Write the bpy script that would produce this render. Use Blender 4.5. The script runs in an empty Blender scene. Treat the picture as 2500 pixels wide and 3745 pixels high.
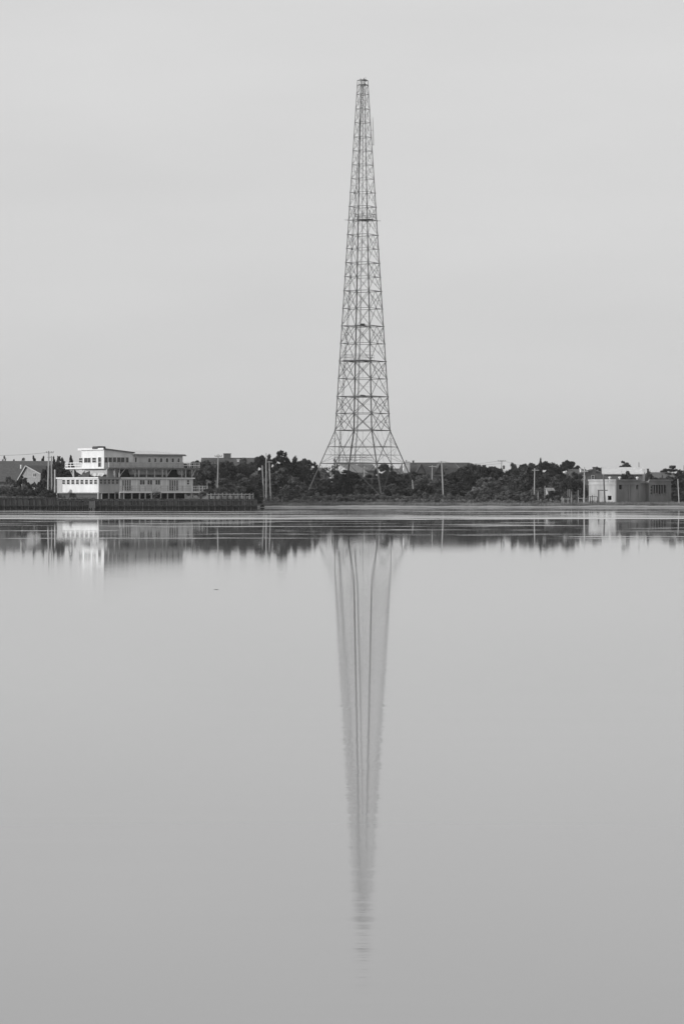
import bpy, math, random
import numpy as np
from mathutils import Vector, Matrix
R = math.radians
random.seed(7)
scene = bpy.context.scene
C = scene.collection

# ---------------------------------------------------------------- camera, sky, sun, exposure
EYE = 3.0            # lens height above the water
F = 10402.8          # focal length in photograph pixels (100 mm on a 36 mm tall frame of 3745 px)
HY = 1800.0          # the photograph's horizon row
cam_d = bpy.data.cameras.new('camera')
cam_d.sensor_fit = 'VERTICAL'; cam_d.sensor_height = 36.0; cam_d.sensor_width = 24.0
cam_d.lens = 100.0; cam_d.shift_y = -(1872.5 - HY) / 3745.0
cam_d.clip_start = 0.5; cam_d.clip_end = 20000
cam = bpy.data.objects.new('camera', cam_d); C.objects.link(cam)
cam.location = (0, 0, EYE); cam.rotation_euler = (R(90), 0, 0)
scene.camera = cam

SUN_EL, SUN_AZ = R(14), R(258)       # low sun from the left, a little on the lens side (azimuth clockwise from +Y)
world = bpy.data.worlds.new('World'); scene.world = world; world.use_nodes = True
wn, wl = world.node_tree.nodes, world.node_tree.links
wn.clear()
wo = wn.new('ShaderNodeOutputWorld'); bg = wn.new('ShaderNodeBackground')
sky = wn.new('ShaderNodeTexSky'); sky.sky_type = 'NISHITA'; sky.sun_disc = False
sky.sun_elevation = SUN_EL; sky.sun_rotation = SUN_AZ; sky.dust_density = 3.0
bw = wn.new('ShaderNodeRGBToBW'); wl.new(sky.outputs[0], bw.inputs[0])         # black and white photograph
pw = wn.new('ShaderNodeMath'); pw.operation = 'POWER'; wl.new(bw.outputs[0], pw.inputs[0]); pw.inputs[1].default_value = 0.10
tc = wn.new('ShaderNodeTexCoord'); sp = wn.new('ShaderNodeSeparateXYZ'); wl.new(tc.outputs['Generated'], sp.inputs[0])
mr = wn.new('ShaderNodeMapRange'); mr.interpolation_type = 'SMOOTHSTEP'
wl.new(sp.outputs['Z'], mr.inputs['Value'])
mr.inputs['From Min'].default_value = 0.0; mr.inputs['From Max'].default_value = 0.26
mr.inputs['To Min'].default_value = 6.05; mr.inputs['To Max'].default_value = 6.32   # a thin high veil, a little darker at the horizon
ns = wn.new('ShaderNodeTexNoise'); mp = wn.new('ShaderNodeMapping')
wl.new(tc.outputs['Generated'], mp.inputs[0]); mp.inputs['Scale'].default_value = (3, 3, 14)
wl.new(mp.outputs[0], ns.inputs['Vector']); ns.inputs['Scale'].default_value = 1.6; ns.inputs['Detail'].default_value = 4
nm = wn.new('ShaderNodeMapRange'); wl.new(ns.outputs['Fac'], nm.inputs['Value'])
nm.inputs['From Min'].default_value = 0.25; nm.inputs['From Max'].default_value = 0.75
nm.inputs['To Min'].default_value = 0.955; nm.inputs['To Max'].default_value = 1.045
m1 = wn.new('ShaderNodeMath'); m1.operation = 'MULTIPLY'; wl.new(mr.outputs[0], m1.inputs[0]); wl.new(nm.outputs[0], m1.inputs[1])
m2 = wn.new('ShaderNodeMath'); m2.operation = 'MULTIPLY'; wl.new(m1.outputs[0], m2.inputs[0]); wl.new(pw.outputs[0], m2.inputs[1])
wl.new(m2.outputs[0], bg.inputs['Color']); bg.inputs['Strength'].default_value = 0.1
wl.new(bg.outputs[0], wo.inputs[0])

sun_d = bpy.data.lights.new('sun', 'SUN'); sun_d.energy = 2.7; sun_d.angle = R(0.5); sun_d.color = (1, 1, 1)
sun = bpy.data.objects.new('sun', sun_d); C.objects.link(sun)
sdir = Vector((math.sin(SUN_AZ) * math.cos(SUN_EL), math.cos(SUN_AZ) * math.cos(SUN_EL), math.sin(SUN_EL)))
sun.rotation_euler = sdir.to_track_quat('Z', 'Y').to_euler(); sun.location = (-200, 0, 200)

scene.view_settings.view_transform = 'Standard'; scene.view_settings.look = 'None'
scene.view_settings.exposure = 0.0; scene.view_settings.gamma = 1.0; scene.view_settings.use_curve_mapping = False
scene.render.engine = 'CYCLES'
scene.cycles.use_denoising = True
scene.cycles.denoiser = 'OPENIMAGEDENOISE'; scene.cycles.denoising_input_passes = 'RGB_ALBEDO_NORMAL'; scene.cycles.denoising_prefilter = 'ACCURATE'
scene.cycles.max_bounces = 6; scene.cycles.diffuse_bounces = 3; scene.cycles.glossy_bounces = 3
scene.cycles.sample_clamp_indirect = 4

# ---------------------------------------------------------------- helpers
def PX(px, D): return (px - 1250.0) * D / F
def PZ(py, D): return EYE - (py - HY) * D / F
def P(px, py, D): return Vector((PX(px, D), D, PZ(py, D)))

class MB:
    """collects shapes for one mesh"""
    def __init__(s): s.v = []; s.f = []
    def add(s, vs, fs):
        n = len(s.v); s.v += [tuple(p) for p in vs]; s.f += [tuple(i + n for i in q) for q in fs]
    def box(s, x0, x1, y0, y1, z0, z1):
        s.add([(x0,y0,z0),(x1,y0,z0),(x1,y1,z0),(x0,y1,z0),(x0,y0,z1),(x1,y0,z1),(x1,y1,z1),(x0,y1,z1)],
              [(3,2,1,0),(4,5,6,7),(0,1,5,4),(1,2,6,5),(2,3,7,6),(3,0,4,7)]); return s
    def prism(s, poly, axis, a0, a1):
        """poly: 2D outline (the other two axes in order), extruded along axis from a0 to a1"""
        n = len(poly)
        def mk(p, a):
            return (a, p[0], p[1]) if axis == 0 else (p[0], a, p[1]) if axis == 1 else (p[0], p[1], a)
        s.add([mk(p, a0) for p in poly] + [mk(p, a1) for p in poly],
              [tuple(range(n))[::-1], tuple(range(n, 2 * n))] + [(i, (i + 1) % n, n + (i + 1) % n, n + i) for i in range(n)]); return s
    def beam(s, a, b, w, h=None):
        a = Vector(a); b = Vector(b); d = b - a
        if d.length < 1e-6: return s
        h = h or w; d.normalize()
        up = Vector((0, 0, 1)) if abs(d.z) < 0.95 else Vector((0, 1, 0))
        x = d.cross(up).normalized() * (w / 2); y = x.cross(d).normalized() * (h / 2)
        s.add([a - x - y, a + x - y, a + x + y, a - x + y, b - x - y, b + x - y, b + x + y, b - x + y],
              [(3,2,1,0),(4,5,6,7),(0,1,5,4),(1,2,6,5),(2,3,7,6),(3,0,4,7)]); return s
    def tube(s, pts, rads, n=8):
        pts = [Vector(p) for p in pts]; base = len(s.v); ring = []
        for i, p in enumerate(pts):
            d = (pts[min(i + 1, len(pts) - 1)] - pts[max(i - 1, 0)]).normalized()
            up = Vector((0, 1, 0)) if abs(d.z) > 0.5 else Vector((0, 0, 1))
            x = d.cross(up).normalized(); y = d.cross(x).normalized()
            r = rads[i] if isinstance(rads, (list, tuple)) else rads
            ring.append([p + x * r * math.cos(2 * math.pi * k / n) + y * r * math.sin(2 * math.pi * k / n) for k in range(n)])
        vs = [q for r_ in ring for q in r_]
        fs = [(i * n + k, i * n + (k + 1) % n, (i + 1) * n + (k + 1) % n, (i + 1) * n + k) for i in range(len(pts) - 1) for k in range(n)]
        fs += [tuple(range(n)), tuple(range((len(pts) - 1) * n, len(pts) * n))[::-1]]
        s.add(vs, fs); return s
    def mesh(s, name, m):
        me = bpy.data.meshes.new(name); me.from_pydata(s.v, [], s.f); me.update()
        if m: me.materials.append(m)
        return me
    def build(s, name, m, parent=None, **k):
        return link(name, s.mesh(name, m), parent, **k)

def fix_normals(me):
    import bmesh
    b = bmesh.new(); b.from_mesh(me); bmesh.ops.recalc_face_normals(b, faces=b.faces); b.to_mesh(me); b.free()

def link(name, data, parent=None, loc=None, label=None):
    o = bpy.data.objects.new(name, data); C.objects.link(o)
    if parent: o.parent = parent
    if loc is not None: o.location = loc
    if label: o['label'] = label
    return o
def tag(o, label=None, cat=None, group=None, kind=None):
    if label: o['label'] = label
    if cat: o['category'] = cat
    if group: o['group'] = group
    if kind: o['kind'] = kind
    return o
def thing(name, label, cat, loc=(0, 0, 0), rz=0.0, group=None):
    o = bpy.data.objects.new(name, None); C.objects.link(o); o.empty_display_size = 0.3
    o.location = loc; o.rotation_euler = (0, 0, rz)
    return tag(o, label, cat, group)

def mat(name, v, rough=0.7, var=0.25, scale=1.2, detail=5, stretch=(1, 1, 1), spec=0.3, metal=0.0, bump=0.0, per_obj=0.0, v2=None):
    """grey paint, wood, concrete or foliage with uneven grain; v is the base reflectance"""
    m = bpy.data.materials.new(name); m.use_nodes = True
    n, l = m.node_tree.nodes, m.node_tree.links
    b = n['Principled BSDF']; b.inputs['Roughness'].default_value = rough; b.inputs['Metallic'].default_value = metal
    b.inputs['Specular IOR Level'].default_value = spec
    t = n.new('ShaderNodeTexCoord'); mp = n.new('ShaderNodeMapping'); l.new(t.outputs['Object'], mp.inputs[0]); mp.inputs['Scale'].default_value = stretch
    x = n.new('ShaderNodeTexNoise'); l.new(mp.outputs[0], x.inputs['Vector']); x.inputs['Scale'].default_value = scale; x.inputs['Detail'].default_value = detail
    r = n.new('ShaderNodeMapRange'); l.new(x.outputs['Fac'], r.inputs['Value'])
    r.inputs['From Min'].default_value = 0.28; r.inputs['From Max'].default_value = 0.72
    r.inputs['To Min'].default_value = v * (1 - var); r.inputs['To Max'].default_value = (v2 or v * (1 + var))
    out = r.outputs[0]
    if per_obj:
        oi = n.new('ShaderNodeObjectInfo'); r2 = n.new('ShaderNodeMapRange'); l.new(oi.outputs['Random'], r2.inputs['Value'])
        r2.inputs['To Min'].default_value = 1 - per_obj; r2.inputs['To Max'].default_value = 1 + per_obj
        mu = n.new('ShaderNodeMath'); mu.operation = 'MULTIPLY'; l.new(out, mu.inputs[0]); l.new(r2.outputs[0], mu.inputs[1]); out = mu.outputs[0]
    l.new(out, b.inputs['Base Color'])
    if bump:
        bp = n.new('ShaderNodeBump'); bp.inputs['Strength'].default_value = bump; bp.inputs['Distance'].default_value = 0.05
        l.new(x.outputs['Fac'], bp.inputs['Height']); l.new(bp.outputs[0], b.inputs['Normal'])
    return m

M = dict(
    steel=mat('tower steel', 0.085, 0.55, 0.35, 0.6, stretch=(1, 1, .3)),
    white=mat('weathered white paint', 0.74, 0.6, 0.10, 0.9, stretch=(1, 1, .4)),
    shadepaint=mat('weathered white paint with shade tone', 0.55, 0.65, 0.14, 0.9, stretch=(1, 1, .3)),  # white paint lowered in tone to stand for the front's shade
    greypaint=mat('grey painted boards', 0.38, 0.7, 0.18, 1.2, stretch=(1, 1, .3)),
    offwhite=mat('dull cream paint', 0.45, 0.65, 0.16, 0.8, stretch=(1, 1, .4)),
    trim=mat('white trim paint', 0.72, 0.55, 0.08),
    deckwood=mat('weathered deck wood', 0.40, 0.8, 0.25, 3, stretch=(1, 1, .3), per_obj=.12),
    beam=mat('dark deck beam', 0.14, 0.8, 0.3, 2),
    glass=mat('dark window glass', 0.035, 0.12, 0.4, 0.7, spec=0.5),
    dark=mat('dark of openings and shade', 0.02, 0.9, 0.3),
    roofdark=mat('dark shingle roof', 0.095, 0.85, 0.3, 2.5, per_obj=.1),
    roofgrey=mat('grey shingle roof', 0.13, 0.85, 0.22, 2.5),
    roofmid=mat('sunbleached shingle roof', 0.27, 0.8, 0.2, 2),
    rooflight=mat('pale roof', 0.64, 0.7, 0.12, 1.5),
    shinglelit=mat('silvered shingle wall', 0.30, 0.85, 0.2, 3),
    shingle=mat('weathered shingle wall', 0.20, 0.85, 0.25, 3),
    siding=mat('grey siding', 0.17, 0.8, 0.15, 2),
    brick=mat('dark brick', 0.13, 0.85, 0.25, 5),
    concrete=mat('pale weathered concrete', 0.40, 0.9, 0.28, 0.55, 9, (1, 1, .5), bump=.4),
    stained_shade=mat('streaked concrete darkened for shade', 0.19, 0.9, 0.32, 0.45, 10, (.7, .7, .3), bump=.3),  # streaks are stain; the darker base tone has the front's shade put in
    polewood=mat('silvered pole wood', 0.38, 0.8, 0.25, 2.5, stretch=(2, 2, .2), per_obj=.2),
    polepale=mat('pale sunbleached pole wood', 0.48, 0.75, 0.15, 2.5, stretch=(2, 2, .2)),
    pile=mat('tarred pile wood', 0.05, 0.8, 0.4, 2.5, stretch=(2, 2, .3), per_obj=.35),
    plank=mat('dark wet planks', 0.10, 0.8, 0.35, 1.8, stretch=(2, 2, .3), per_obj=.35),
    leaf=mat('dark evergreen leaves', 0.050, 0.7, 0.45, 0.9, 3, per_obj=.3, spec=.25),
    leafmid=mat('dull scrub leaves', 0.092, 0.75, 0.4, 0.9, 3, per_obj=.25, spec=.25),
    leafpale=mat('pale dry scrub leaves', 0.155, 0.8, 0.35, 0.8, 3, per_obj=.2, spec=.2),
    bark=mat('grey bark', 0.10, 0.9, 0.3, 4),
    barkpale=mat('pale bark', 0.20, 0.9, 0.25, 4),
    grass=mat('dry shore grass', 0.20, 0.85, 0.5, 0.25, 4),
    rock=mat('shore rubble', 0.16, 0.9, 0.4, 1.5, per_obj=.4),
    tarp=mat('pale plastic sheeting', 0.55, 0.5, 0.2, 1),
    iron=mat('dark iron', 0.05, 0.6, 0.3),
    twig=mat('nest sticks', 0.04, 0.9, 0.4, 6),
)

# ---------------------------------------------------------------- water
def water_material():
    m = bpy.data.materials.new('calm bay water'); m.use_nodes = True
    n, l = m.node_tree.nodes, m.node_tree.links
    n.remove(n['Principled BSDF'])
    b = n.new('ShaderNodeBsdfGlossy'); b.distribution = 'BECKMANN'; b.inputs['Color'].default_value = (1, 1, 1, 1)
    df = n.new('ShaderNodeBsdfDiffuse'); df.inputs['Color'].default_value = (.32, .32, .32, 1)      # light scattered back by the shallow bay
    fr = n.new('ShaderNodeFresnel'); fr.inputs['IOR'].default_value = 1.33
    mx = n.new('ShaderNodeMixShader'); l.new(df.outputs[0], mx.inputs[1]); l.new(b.outputs[0], mx.inputs[2])
    l.new(mx.outputs[0], n['Material Output'].inputs['Surface'])
    g = n.new('ShaderNodeNewGeometry'); s = n.new('ShaderNodeSeparateXYZ'); l.new(g.outputs['Position'], s.inputs[0])
    def math_(op, a, bb=None, c=None, clamp=False):
        q = n.new('ShaderNodeMath'); q.operation = op; q.use_clamp = clamp
        for i, x in enumerate((a, bb, c)):
            if x is None: continue
            if isinstance(x, (int, float)): q.inputs[i].default_value = x
            else: l.new(x, q.inputs[i])
        return q.outputs[0]
    def noise(scale_xyz, detail=3, rough=.5):
        mp = n.new('ShaderNodeMapping'); l.new(g.outputs['Position'], mp.inputs[0]); mp.inputs['Scale'].default_value = scale_xyz
        t = n.new('ShaderNodeTexNoise'); l.new(mp.outputs[0], t.inputs['Vector']); t.inputs['Scale'].default_value = 1
        t.inputs['Detail'].default_value = detail; t.inputs['Roughness'].default_value = rough
        return t.outputs['Fac']
    def ramp(v, a, bb, lo=0.0, hi=1.0):
        q = n.new('ShaderNodeMapRange'); q.interpolation_type = 'SMOOTHSTEP'; l.new(v, q.inputs['Value'])
        q.inputs['From Min'].default_value = a; q.inputs['From Max'].default_value = bb
        q.inputs['To Min'].default_value = lo; q.inputs['To Max'].default_value = hi
        return q.outputs[0]
    # breeze-ruffled strips lie across the bay, parallel to the shore; their edges wander
    wob = math_('MULTIPLY_ADD', noise((.035, .004, 0), 5), 30.0, -15.0)
    y = math_('ADD', s.outputs['Y'], wob)
    def band(c, hw, soft):
        return math_('SUBTRACT', 1.0, ramp(math_('ABSOLUTE', math_('SUBTRACT', y, c)), hw - soft, hw + soft))
    main = math_('ADD', math_('ADD', band(322, 7, 2.5), band(340, 5.5, 2)), math_('ADD', math_('ADD', band(356, 4.5, 1.5), band(367, 2.2, 1.2)), math_('ADD', band(394, 3.2, 1.6), band(434, 4.2, 2.5))), clamp=True)
    thin = noise((.045, .17, 0), 4, .6)                              # thin cat's paws, long and narrow
    reach = math_('MULTIPLY', ramp(s.outputs['Y'], 165, 215), math_('SUBTRACT', 1.0, ramp(s.outputs['Y'], 470, 520)))
    thin = math_('MULTIPLY', ramp(thin, .57, .63), reach)
    ruff = math_('MULTIPLY', math_('ADD', main, math_('MULTIPLY', thin, 1.0), clamp=True), ramp(noise((.03, .10, 0), 4), .34, .50, .15, 1.0))
    calm = math_('ADD', ramp(s.outputs['Y'], 15, 130, .036, .027), ramp(s.outputs['Y'], 14, 34, .032, 0.0))
    calm = math_('MULTIPLY', calm, ramp(noise((.03, .12, 0), 3), .3, .7, .9, 1.12))
    rough = math_('ADD', math_('MULTIPLY', ruff, .26), calm)
    l.new(math_('MULTIPLY', fr.outputs[0], math_('MULTIPLY_ADD', ruff, -.22, 1.0)), mx.inputs[0])   # tilted wavelets mirror less
    l.new(rough, b.inputs['Roughness'])
    # low ripples, crests across the view
    h = math_('ADD', math_('MULTIPLY', noise((.13, 1.25, 0), 4, .56), .0060), math_('MULTIPLY', noise((.8, 6.0, 0), 3, .6), .0010))
    h = math_('MULTIPLY', h, ramp(s.outputs['Y'], 25, 150, 1.0, .11))
    bp = n.new('ShaderNodeBump'); l.new(h, bp.inputs['Height']); bp.inputs['Strength'].default_value = 1.0; bp.inputs['Distance'].default_value = 1.0
    l.new(bp.outputs[0], b.inputs['Normal'])
    return m
w = MB(); w.add([(-2800, -1100, 0), (2800, -1100, 0), (2800, 640, 0), (-2800, 640, 0)], [(0, 1, 2, 3)])
tag(w.build('water', water_material()), kind='structure')

# ---------------------------------------------------------------- ground
BULK_X, BULK_Y = PX(933, 497), 497.0
def lerp_table(t, x):
    for (x0, y0), (x1, y1) in zip(t, t[1:]):
        if x <= x1: return y0 + (y1 - y0) * max(0, (x - x0)) / (x1 - x0)
    return t[-1][1]
SHORE = [(500, -2.5), (536, -.9), (556, -.02), (566, .26), (574, .50), (584, .82), (600, 1.45), (625, 2.05), (680, 2.4), (9000, 2.4)]
def wob(x): return 2.2 * math.sin(x * .11 + 1) + 1.3 * math.sin(x * .27) + .5 * math.sin(x * .83 + 2)
def H(x, y):
    right = lerp_table(SHORE, y + wob(x))
    if x < BULK_X - 1.4 - .045 * max(0, y - BULK_Y):
        if y < BULK_Y + .3: return -2.5
        return max(lerp_table([(497, 1.72), (545, 1.80), (600, 2.0), (680, 2.4), (9000, 2.4)], y), 0)
    return right
def axis(fine0, fine1, step, far):
    a = list(np.arange(fine0, fine1 + .01, step)); d = step; x = fine0
    lo = []
    while x > far[0]: d *= 1.5; x -= d; lo.append(x)
    d = step; x = fine1; hi = []
    while x < far[1]: d *= 1.5; x += d; hi.append(x)
    return sorted(set(lo + a + hi + ([BULK_X - .3, BULK_X - .2] if far[0] < -100 else [BULK_Y + .25, BULK_Y + .35])))
xs = axis(-100, 100, 1.25, (-1800, 1800)); ys = axis(494, 690, 1.5, (480, 2400))
def rnd2(x, y): return .06 * math.sin(x * 1.7 + y * .9) * math.sin(y * 1.1 - x * .6)
gv = [(x, y, H(x, y) + (rnd2(x, y) if H(x, y) > .3 else 0)) for y in ys for x in xs]
nx = len(xs)
gf = [(j * nx + i, j * nx + i + 1, (j + 1) * nx + i + 1, (j + 1) * nx + i) for j in range(len(ys) - 1) for i in range(nx - 1)]
def ground_material():
    m = bpy.data.materials.new('sand and soil'); m.use_nodes = True
    n, l = m.node_tree.nodes, m.node_tree.links; b = n['Principled BSDF']; b.inputs['Roughness'].default_value = .9
    g = n.new('ShaderNodeNewGeometry'); s = n.new('ShaderNodeSeparateXYZ'); l.new(g.outputs['Position'], s.inputs[0])
    t = n.new('ShaderNodeTexNoise'); l.new(g.outputs['Position'], t.inputs['Vector']); t.inputs['Scale'].default_value = .35; t.inputs['Detail'].default_value = 6
    a = n.new('ShaderNodeMath'); a.operation = 'MULTIPLY_ADD'; l.new(t.outputs['Fac'], a.inputs[0]); a.inputs[1].default_value = .5; l.new(s.outputs['Z'], a.inputs[2])
    r = n.new('ShaderNodeValToRGB'); l.new(a.outputs[0], r.inputs[0])
    e = r.color_ramp.elements
    e[0].position = .0; e[0].color = (.13, .13, .13, 1)          # wet sand
    e[1].position = 1.0; e[1].color = (.10, .10, .10, 1)         # soil under the scrub
    for p_, v_ in ((.30, .18), (.40, .34), (.62, .29), (.78, .12)):
        q = e.new(p_); q.color = (v_, v_, v_, 1)
    l.new(r.outputs[0], b.inputs['Base Color'])
    return m
me = bpy.data.meshes.new('ground'); me.from_pydata(gv, [], gf); me.materials.append(ground_material()); me.update()
tag(link('ground', me), kind='structure')

# ---------------------------------------------------------------- lattice tower
TD = 612.0
TP = F / TD
TC = Vector((PX(1325.7, TD), TD, 0))
tz = lambda py: PZ(py, TD)
def half_diag(py):
    wpx = 42 + (py - 312) * (203.5 - 42) / (1574 - 312) if py <= 1574 else 203.5 + (py - 1574) * (405 - 203.5) / (1800 - 1574)
    return wpx / 2 / .953 / TP
TH = R(17.65)
CORN = [Vector((-math.cos(TH), -math.sin(TH), 0)), Vector((math.sin(TH), -math.cos(TH), 0)),
        Vector((math.cos(TH), math.sin(TH), 0)), Vector((-math.sin(TH), math.cos(TH), 0))]   # left, front, right, back
base_z = 1.7
tower = thing('lattice_tower', 'tall dark steel lattice tower tapering up from four splayed legs', 'tower', (TC.x, TC.y, base_z))
def corner(k, py):
    c = CORN[k % 4] * half_diag(py); return Vector((c.x, c.y, tz(py) - base_z))
def onface(k, t, py): return corner(k, py).lerp(corner(k + 1, py), t)
def tpart(name, mb, m=None): return mb.build(name, m or M['steel'], tower)
PY_FOOT = HY + (EYE - base_z) * TP
for k in range(4):
    b = MB()
    # angle iron: two flanges, one along each neighbouring face
    st = [(294.5, .10), (654, .155), (1064, .185), (1574, .215), (PY_FOOT, .25)]
    d1 = (CORN[(k + 1) % 4] - CORN[k]).normalized(); d2 = (CORN[k - 1] - CORN[k]).normalized(); th = .035
    for (p0, w0), (p1, w1) in zip(st, st[1:]):
        c0, c1 = corner(k, p0), corner(k, p1)
        for q, o in ((d1, d2), (d2, d1)):
            b.add([c0, c0 + q * w0, c0 + q * w0 + o * th, c0 + o * th, c1, c1 + q * w1, c1 + q * w1 + o * th, c1 + o * th],
                  [(3,2,1,0),(4,5,6,7),(0,1,5,4),(1,2,6,5),(2,3,7,6),(3,0,4,7)])
    leg = tpart('leg', b); fix_normals(leg.data)
    f = corner(k, PY_FOOT)
    ft = MB().box(f.x - .8, f.x + .8, f.y - .8, f.y + .8, -.6, .35); ft.build('footing', M['concrete'], leg)
UP = [312, 345.5, 399, 448.5, 502, 552, 603.3, 654.4]
DBL = [(654.4, 704.8, 756.5), (756.5, 806.3, 859.6), (859.6, 910.4, 961.8), (961.8, 1013.1, 1064.9), (1064.9, 1129, 1193),
       (1193, 1256.8, 1321.4), (1321.4, 1385.2, 1450.6), (1450.6, 1512.1, 1574.1)]
fine = MB()                                              # the thin redundant members, too fine to pick apart
def horiz(py, w):
    for k in range(4): tpart('horizontal_beam', MB().beam(corner(k, py), corner(k + 1, py), w * .72))
def diag(k, t0, p0, t1, p1, w): tpart('diagonal_brace', MB().beam(onface(k, t0, p0), onface(k, t1, p1), w * .54))
def thin(k, t0, p0, t1, p1, w=.06): fine.beam(onface(k, t0, p0), onface(k, t1, p1), w * .48)
horiz(294.5, .10)
for py in UP: horiz(py, .11)
for a, c in zip(UP, UP[1:]):
    mid = (a + c) / 2
    for k in range(4):
        diag(k, 0, a, 1, c, .092); diag(k, 1, a, 0, c, .092)
        if a > 340:
            thin(k, 0, mid, 1, mid, .055)
            for t in (.25, .75): thin(k, t, a, t, mid, .04)
for i, (a, m_, c) in enumerate(DBL):
    wd = .095 + .012 * i; q1, q3 = (a + m_) / 2, (m_ + c) / 2
    horiz(m_, .10 + .008 * i); horiz(c, .14 + .01 * i)
    for k in range(4):
        diag(k, 0, a, 1, c, wd); diag(k, 1, a, 0, c, wd)
        if i > 0:
            diag(k, .5, a, 0, m_, wd); diag(k, .5, a, 1, m_, wd)
        else:
            thin(k, 0, m_, .25, q1); thin(k, 1, m_, .75, q1)
        for q, s in ((q1, 0), (q3, 0)):
            thin(k, 0, q, .25, q, .06); thin(k, 1, q, .75, q, .06)
        if i < 7:
            thin(k, 0, m_, .25, q3, .085); thin(k, 1, m_, .75, q3, .085)
        else:
            diag(k, 0, m_, .5, c, wd); diag(k, 1, m_, .5, c, wd)
            thin(k, 0, q3, 1, q3)
        if i >= 5:
            for t in (.25, .75): thin(k, t, a, t, m_, .05)
            thin(k, .5, a, .5, q1, .05)
# the splayed base
horiz(1634.2, .16); horiz(1695.3, .20); horiz(1664, .07)
for k in range(4):
    diag(k, 0, 1574, .5, 1695.3, .19); diag(k, 1, 1574, .5, 1695.3, .19)
    diag(k, .5, 1695.3, 0, PY_FOOT - 4, .12); diag(k, .5, 1695.3, 1, PY_FOOT - 4, .12)
    for e, s in ((0, 1), (1, -1)):
        t = lambda x: e + s * x
        thin(k, e, 1634, t(.17), 1604, .09); thin(k, e, 1695, t(.36), 1664, .09); thin(k, e, 1634, t(.3), 1664, .07)
        thin(k, e, 1604, t(.13), 1604, .07)
        thin(k, t(.25), 1574, t(.25), 1634, .05); thin(k, t(.25), 1634, t(.25), 1695, .05)
        thin(k, e, 1752, t(.24), 1752, .15); thin(k, e, 1695, t(.24), 1752, .10)
        thin(k, e, 1752, t(.12), 1785, .10); thin(k, e, 1785, t(.12), 1785, .10); thin(k, t(.25), 1695, t(.24), 1752, .07)
    thin(k, .17, 1604, .34, 1634, .06); thin(k, .83, 1604, .66, 1634, .06)
fo = fine.build('thin_lattice_member', M['steel'], tower); tag(fo, kind='stuff')
gs = MB()                                                # gusset plates where members meet
for i, (a, m_, c) in enumerate(DBL):
    for k in range(4):
        for t, py, s in ((.5, m_, .18), (.5, c, .09), (0, m_, .11), (0, c, .12)):
            p = onface(k, t, py); d = (corner(k + 1, py) - corner(k, py)).normalized()
            gs.beam(p - d * s, p + d * s, .06, s * 2.0)
go = gs.build('gusset_plate', M['steel'], tower); tag(go, kind='stuff')
for py in (1193, 1450.6, 1321.4, 806.3):                 # inner diaphragm beams
    for k in (0, 1): tpart('diaphragm_beam', MB().beam(onface(k, .5, py), onface(k + 2, .5, py), .10))
# platforms with railings: py, scale of the square, shift, floor thickness, railing heights
def platform(py, sc, shift, th, rails, posts, name='platform'):
    c = [CORN[k] * half_diag(py) * sc + Vector(shift) for k in range(4)]; z = tz(py) - base_z + .08
    b = MB(); th *= .75; b.prism([(p.x, p.y) for p in c], 2, z, z + th)
    fl = tpart(name, b)
    if not rails: return fl
    r = MB(); s = MB()
    for k in range(4):
        p, q = c[k], c[(k + 1) % 4]
        for h in rails: s.beam((p.x, p.y, z + th + h), (q.x, q.y, z + th + h), .05)
        for i in range(posts):
            o = p.lerp(q, i / posts); r.beam((o.x, o.y, z + th), (o.x, o.y, z + th + rails[-1]), .04)
    tag(r.build('railing_post', M['steel'], fl), kind='stuff'); s.build('handrail', M['steel'], fl)
    return fl
platform(806.3, .72, (.55, 0, 0), .12, (.62, 1.15), 5)
platform(1321.4, .66, (-.9, 0, 0), .20, (.6, 1.15), 5)
platform(1695.3, .45, (-1.9, 0, 0), .18, (.55, 1.1, 1.6), 6)
platform(312, .8, (.1, 0, 0), .14, None, 0); platform(294.5, .8, (.1, 0, 0), .1, None, 0)
for sx, zz in ((-1, 0), (1, .05)):                         # arms sticking out at the upper platform
    z = tz(806.3) - base_z; x0 = sx * half_diag(806) * .953; xe = sx * (half_diag(806) * .953 + .62)
    yy = CORN[0].y * half_diag(806) * (1 if sx < 0 else -1)
    tpart('outrigger_arm', MB().beam((x0, yy, z), (xe, yy, z), .07).beam((xe, yy, z - .05), (xe + sx * .06, yy, z + .2), .06))
for dx, py0, py1, w in ((-.45, 296, 287, .16), (.25, 296, 285.5, .18), (.6, 296, 281, .07), (.62, 300, 289, .2), (-.1, 308, 298, .14), (-.75, 310, 300, .08), (.5, 312, 302, .12)):
    z0, z1 = tz(py0) - base_z, tz(py1) - base_z
    tpart('antenna', MB().tube([(dx, -.2, z0), (dx, -.2, z0 * .4 + z1 * .6), (dx, -.2, z1)], [w * .5, w * .5, w * .28], 6))
# ladder and cables
lad_px = [(298, 1327), (345, 1324.6), (399, 1321), (448, 1316), (552, 1313.2), (603, 1308), (654, 1304), (756, 1297), (859, 1289.5), (1013, 1280.4), (1129, 1274.5),
          (1193, 1270), (1321, 1260), (1450, 1253), (1574, 1245.5), (1690, 1239)]
rails = [MB(), MB()]; rung = MB()
lp = []
for py, px in lad_px:
    a, b_ = corner(3, py), corner(4, py); x = (px - 1325.7) / TP
    t = (x - a.x) / (b_.x - a.x); t = max(0.02, min(.98, t)); y = a.lerp(b_, t).y - .15
    lp.append(Vector((x, y, tz(py) - base_z)))
for (p, q) in zip(lp, lp[1:]):
    for s, b_ in ((-1, rails[0]), (1, rails[1])): b_.beam(p + Vector((s * .14, 0, 0)), q + Vector((s * .14, 0, 0)), .085)
    n_ = max(1, int((p - q).length / .45))
    for i in range(n_):
        o = p.lerp(q, i / n_); rung.beam(o + Vector((-.14, 0, 0)), o + Vector((.14, 0, 0)), .05)
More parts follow.
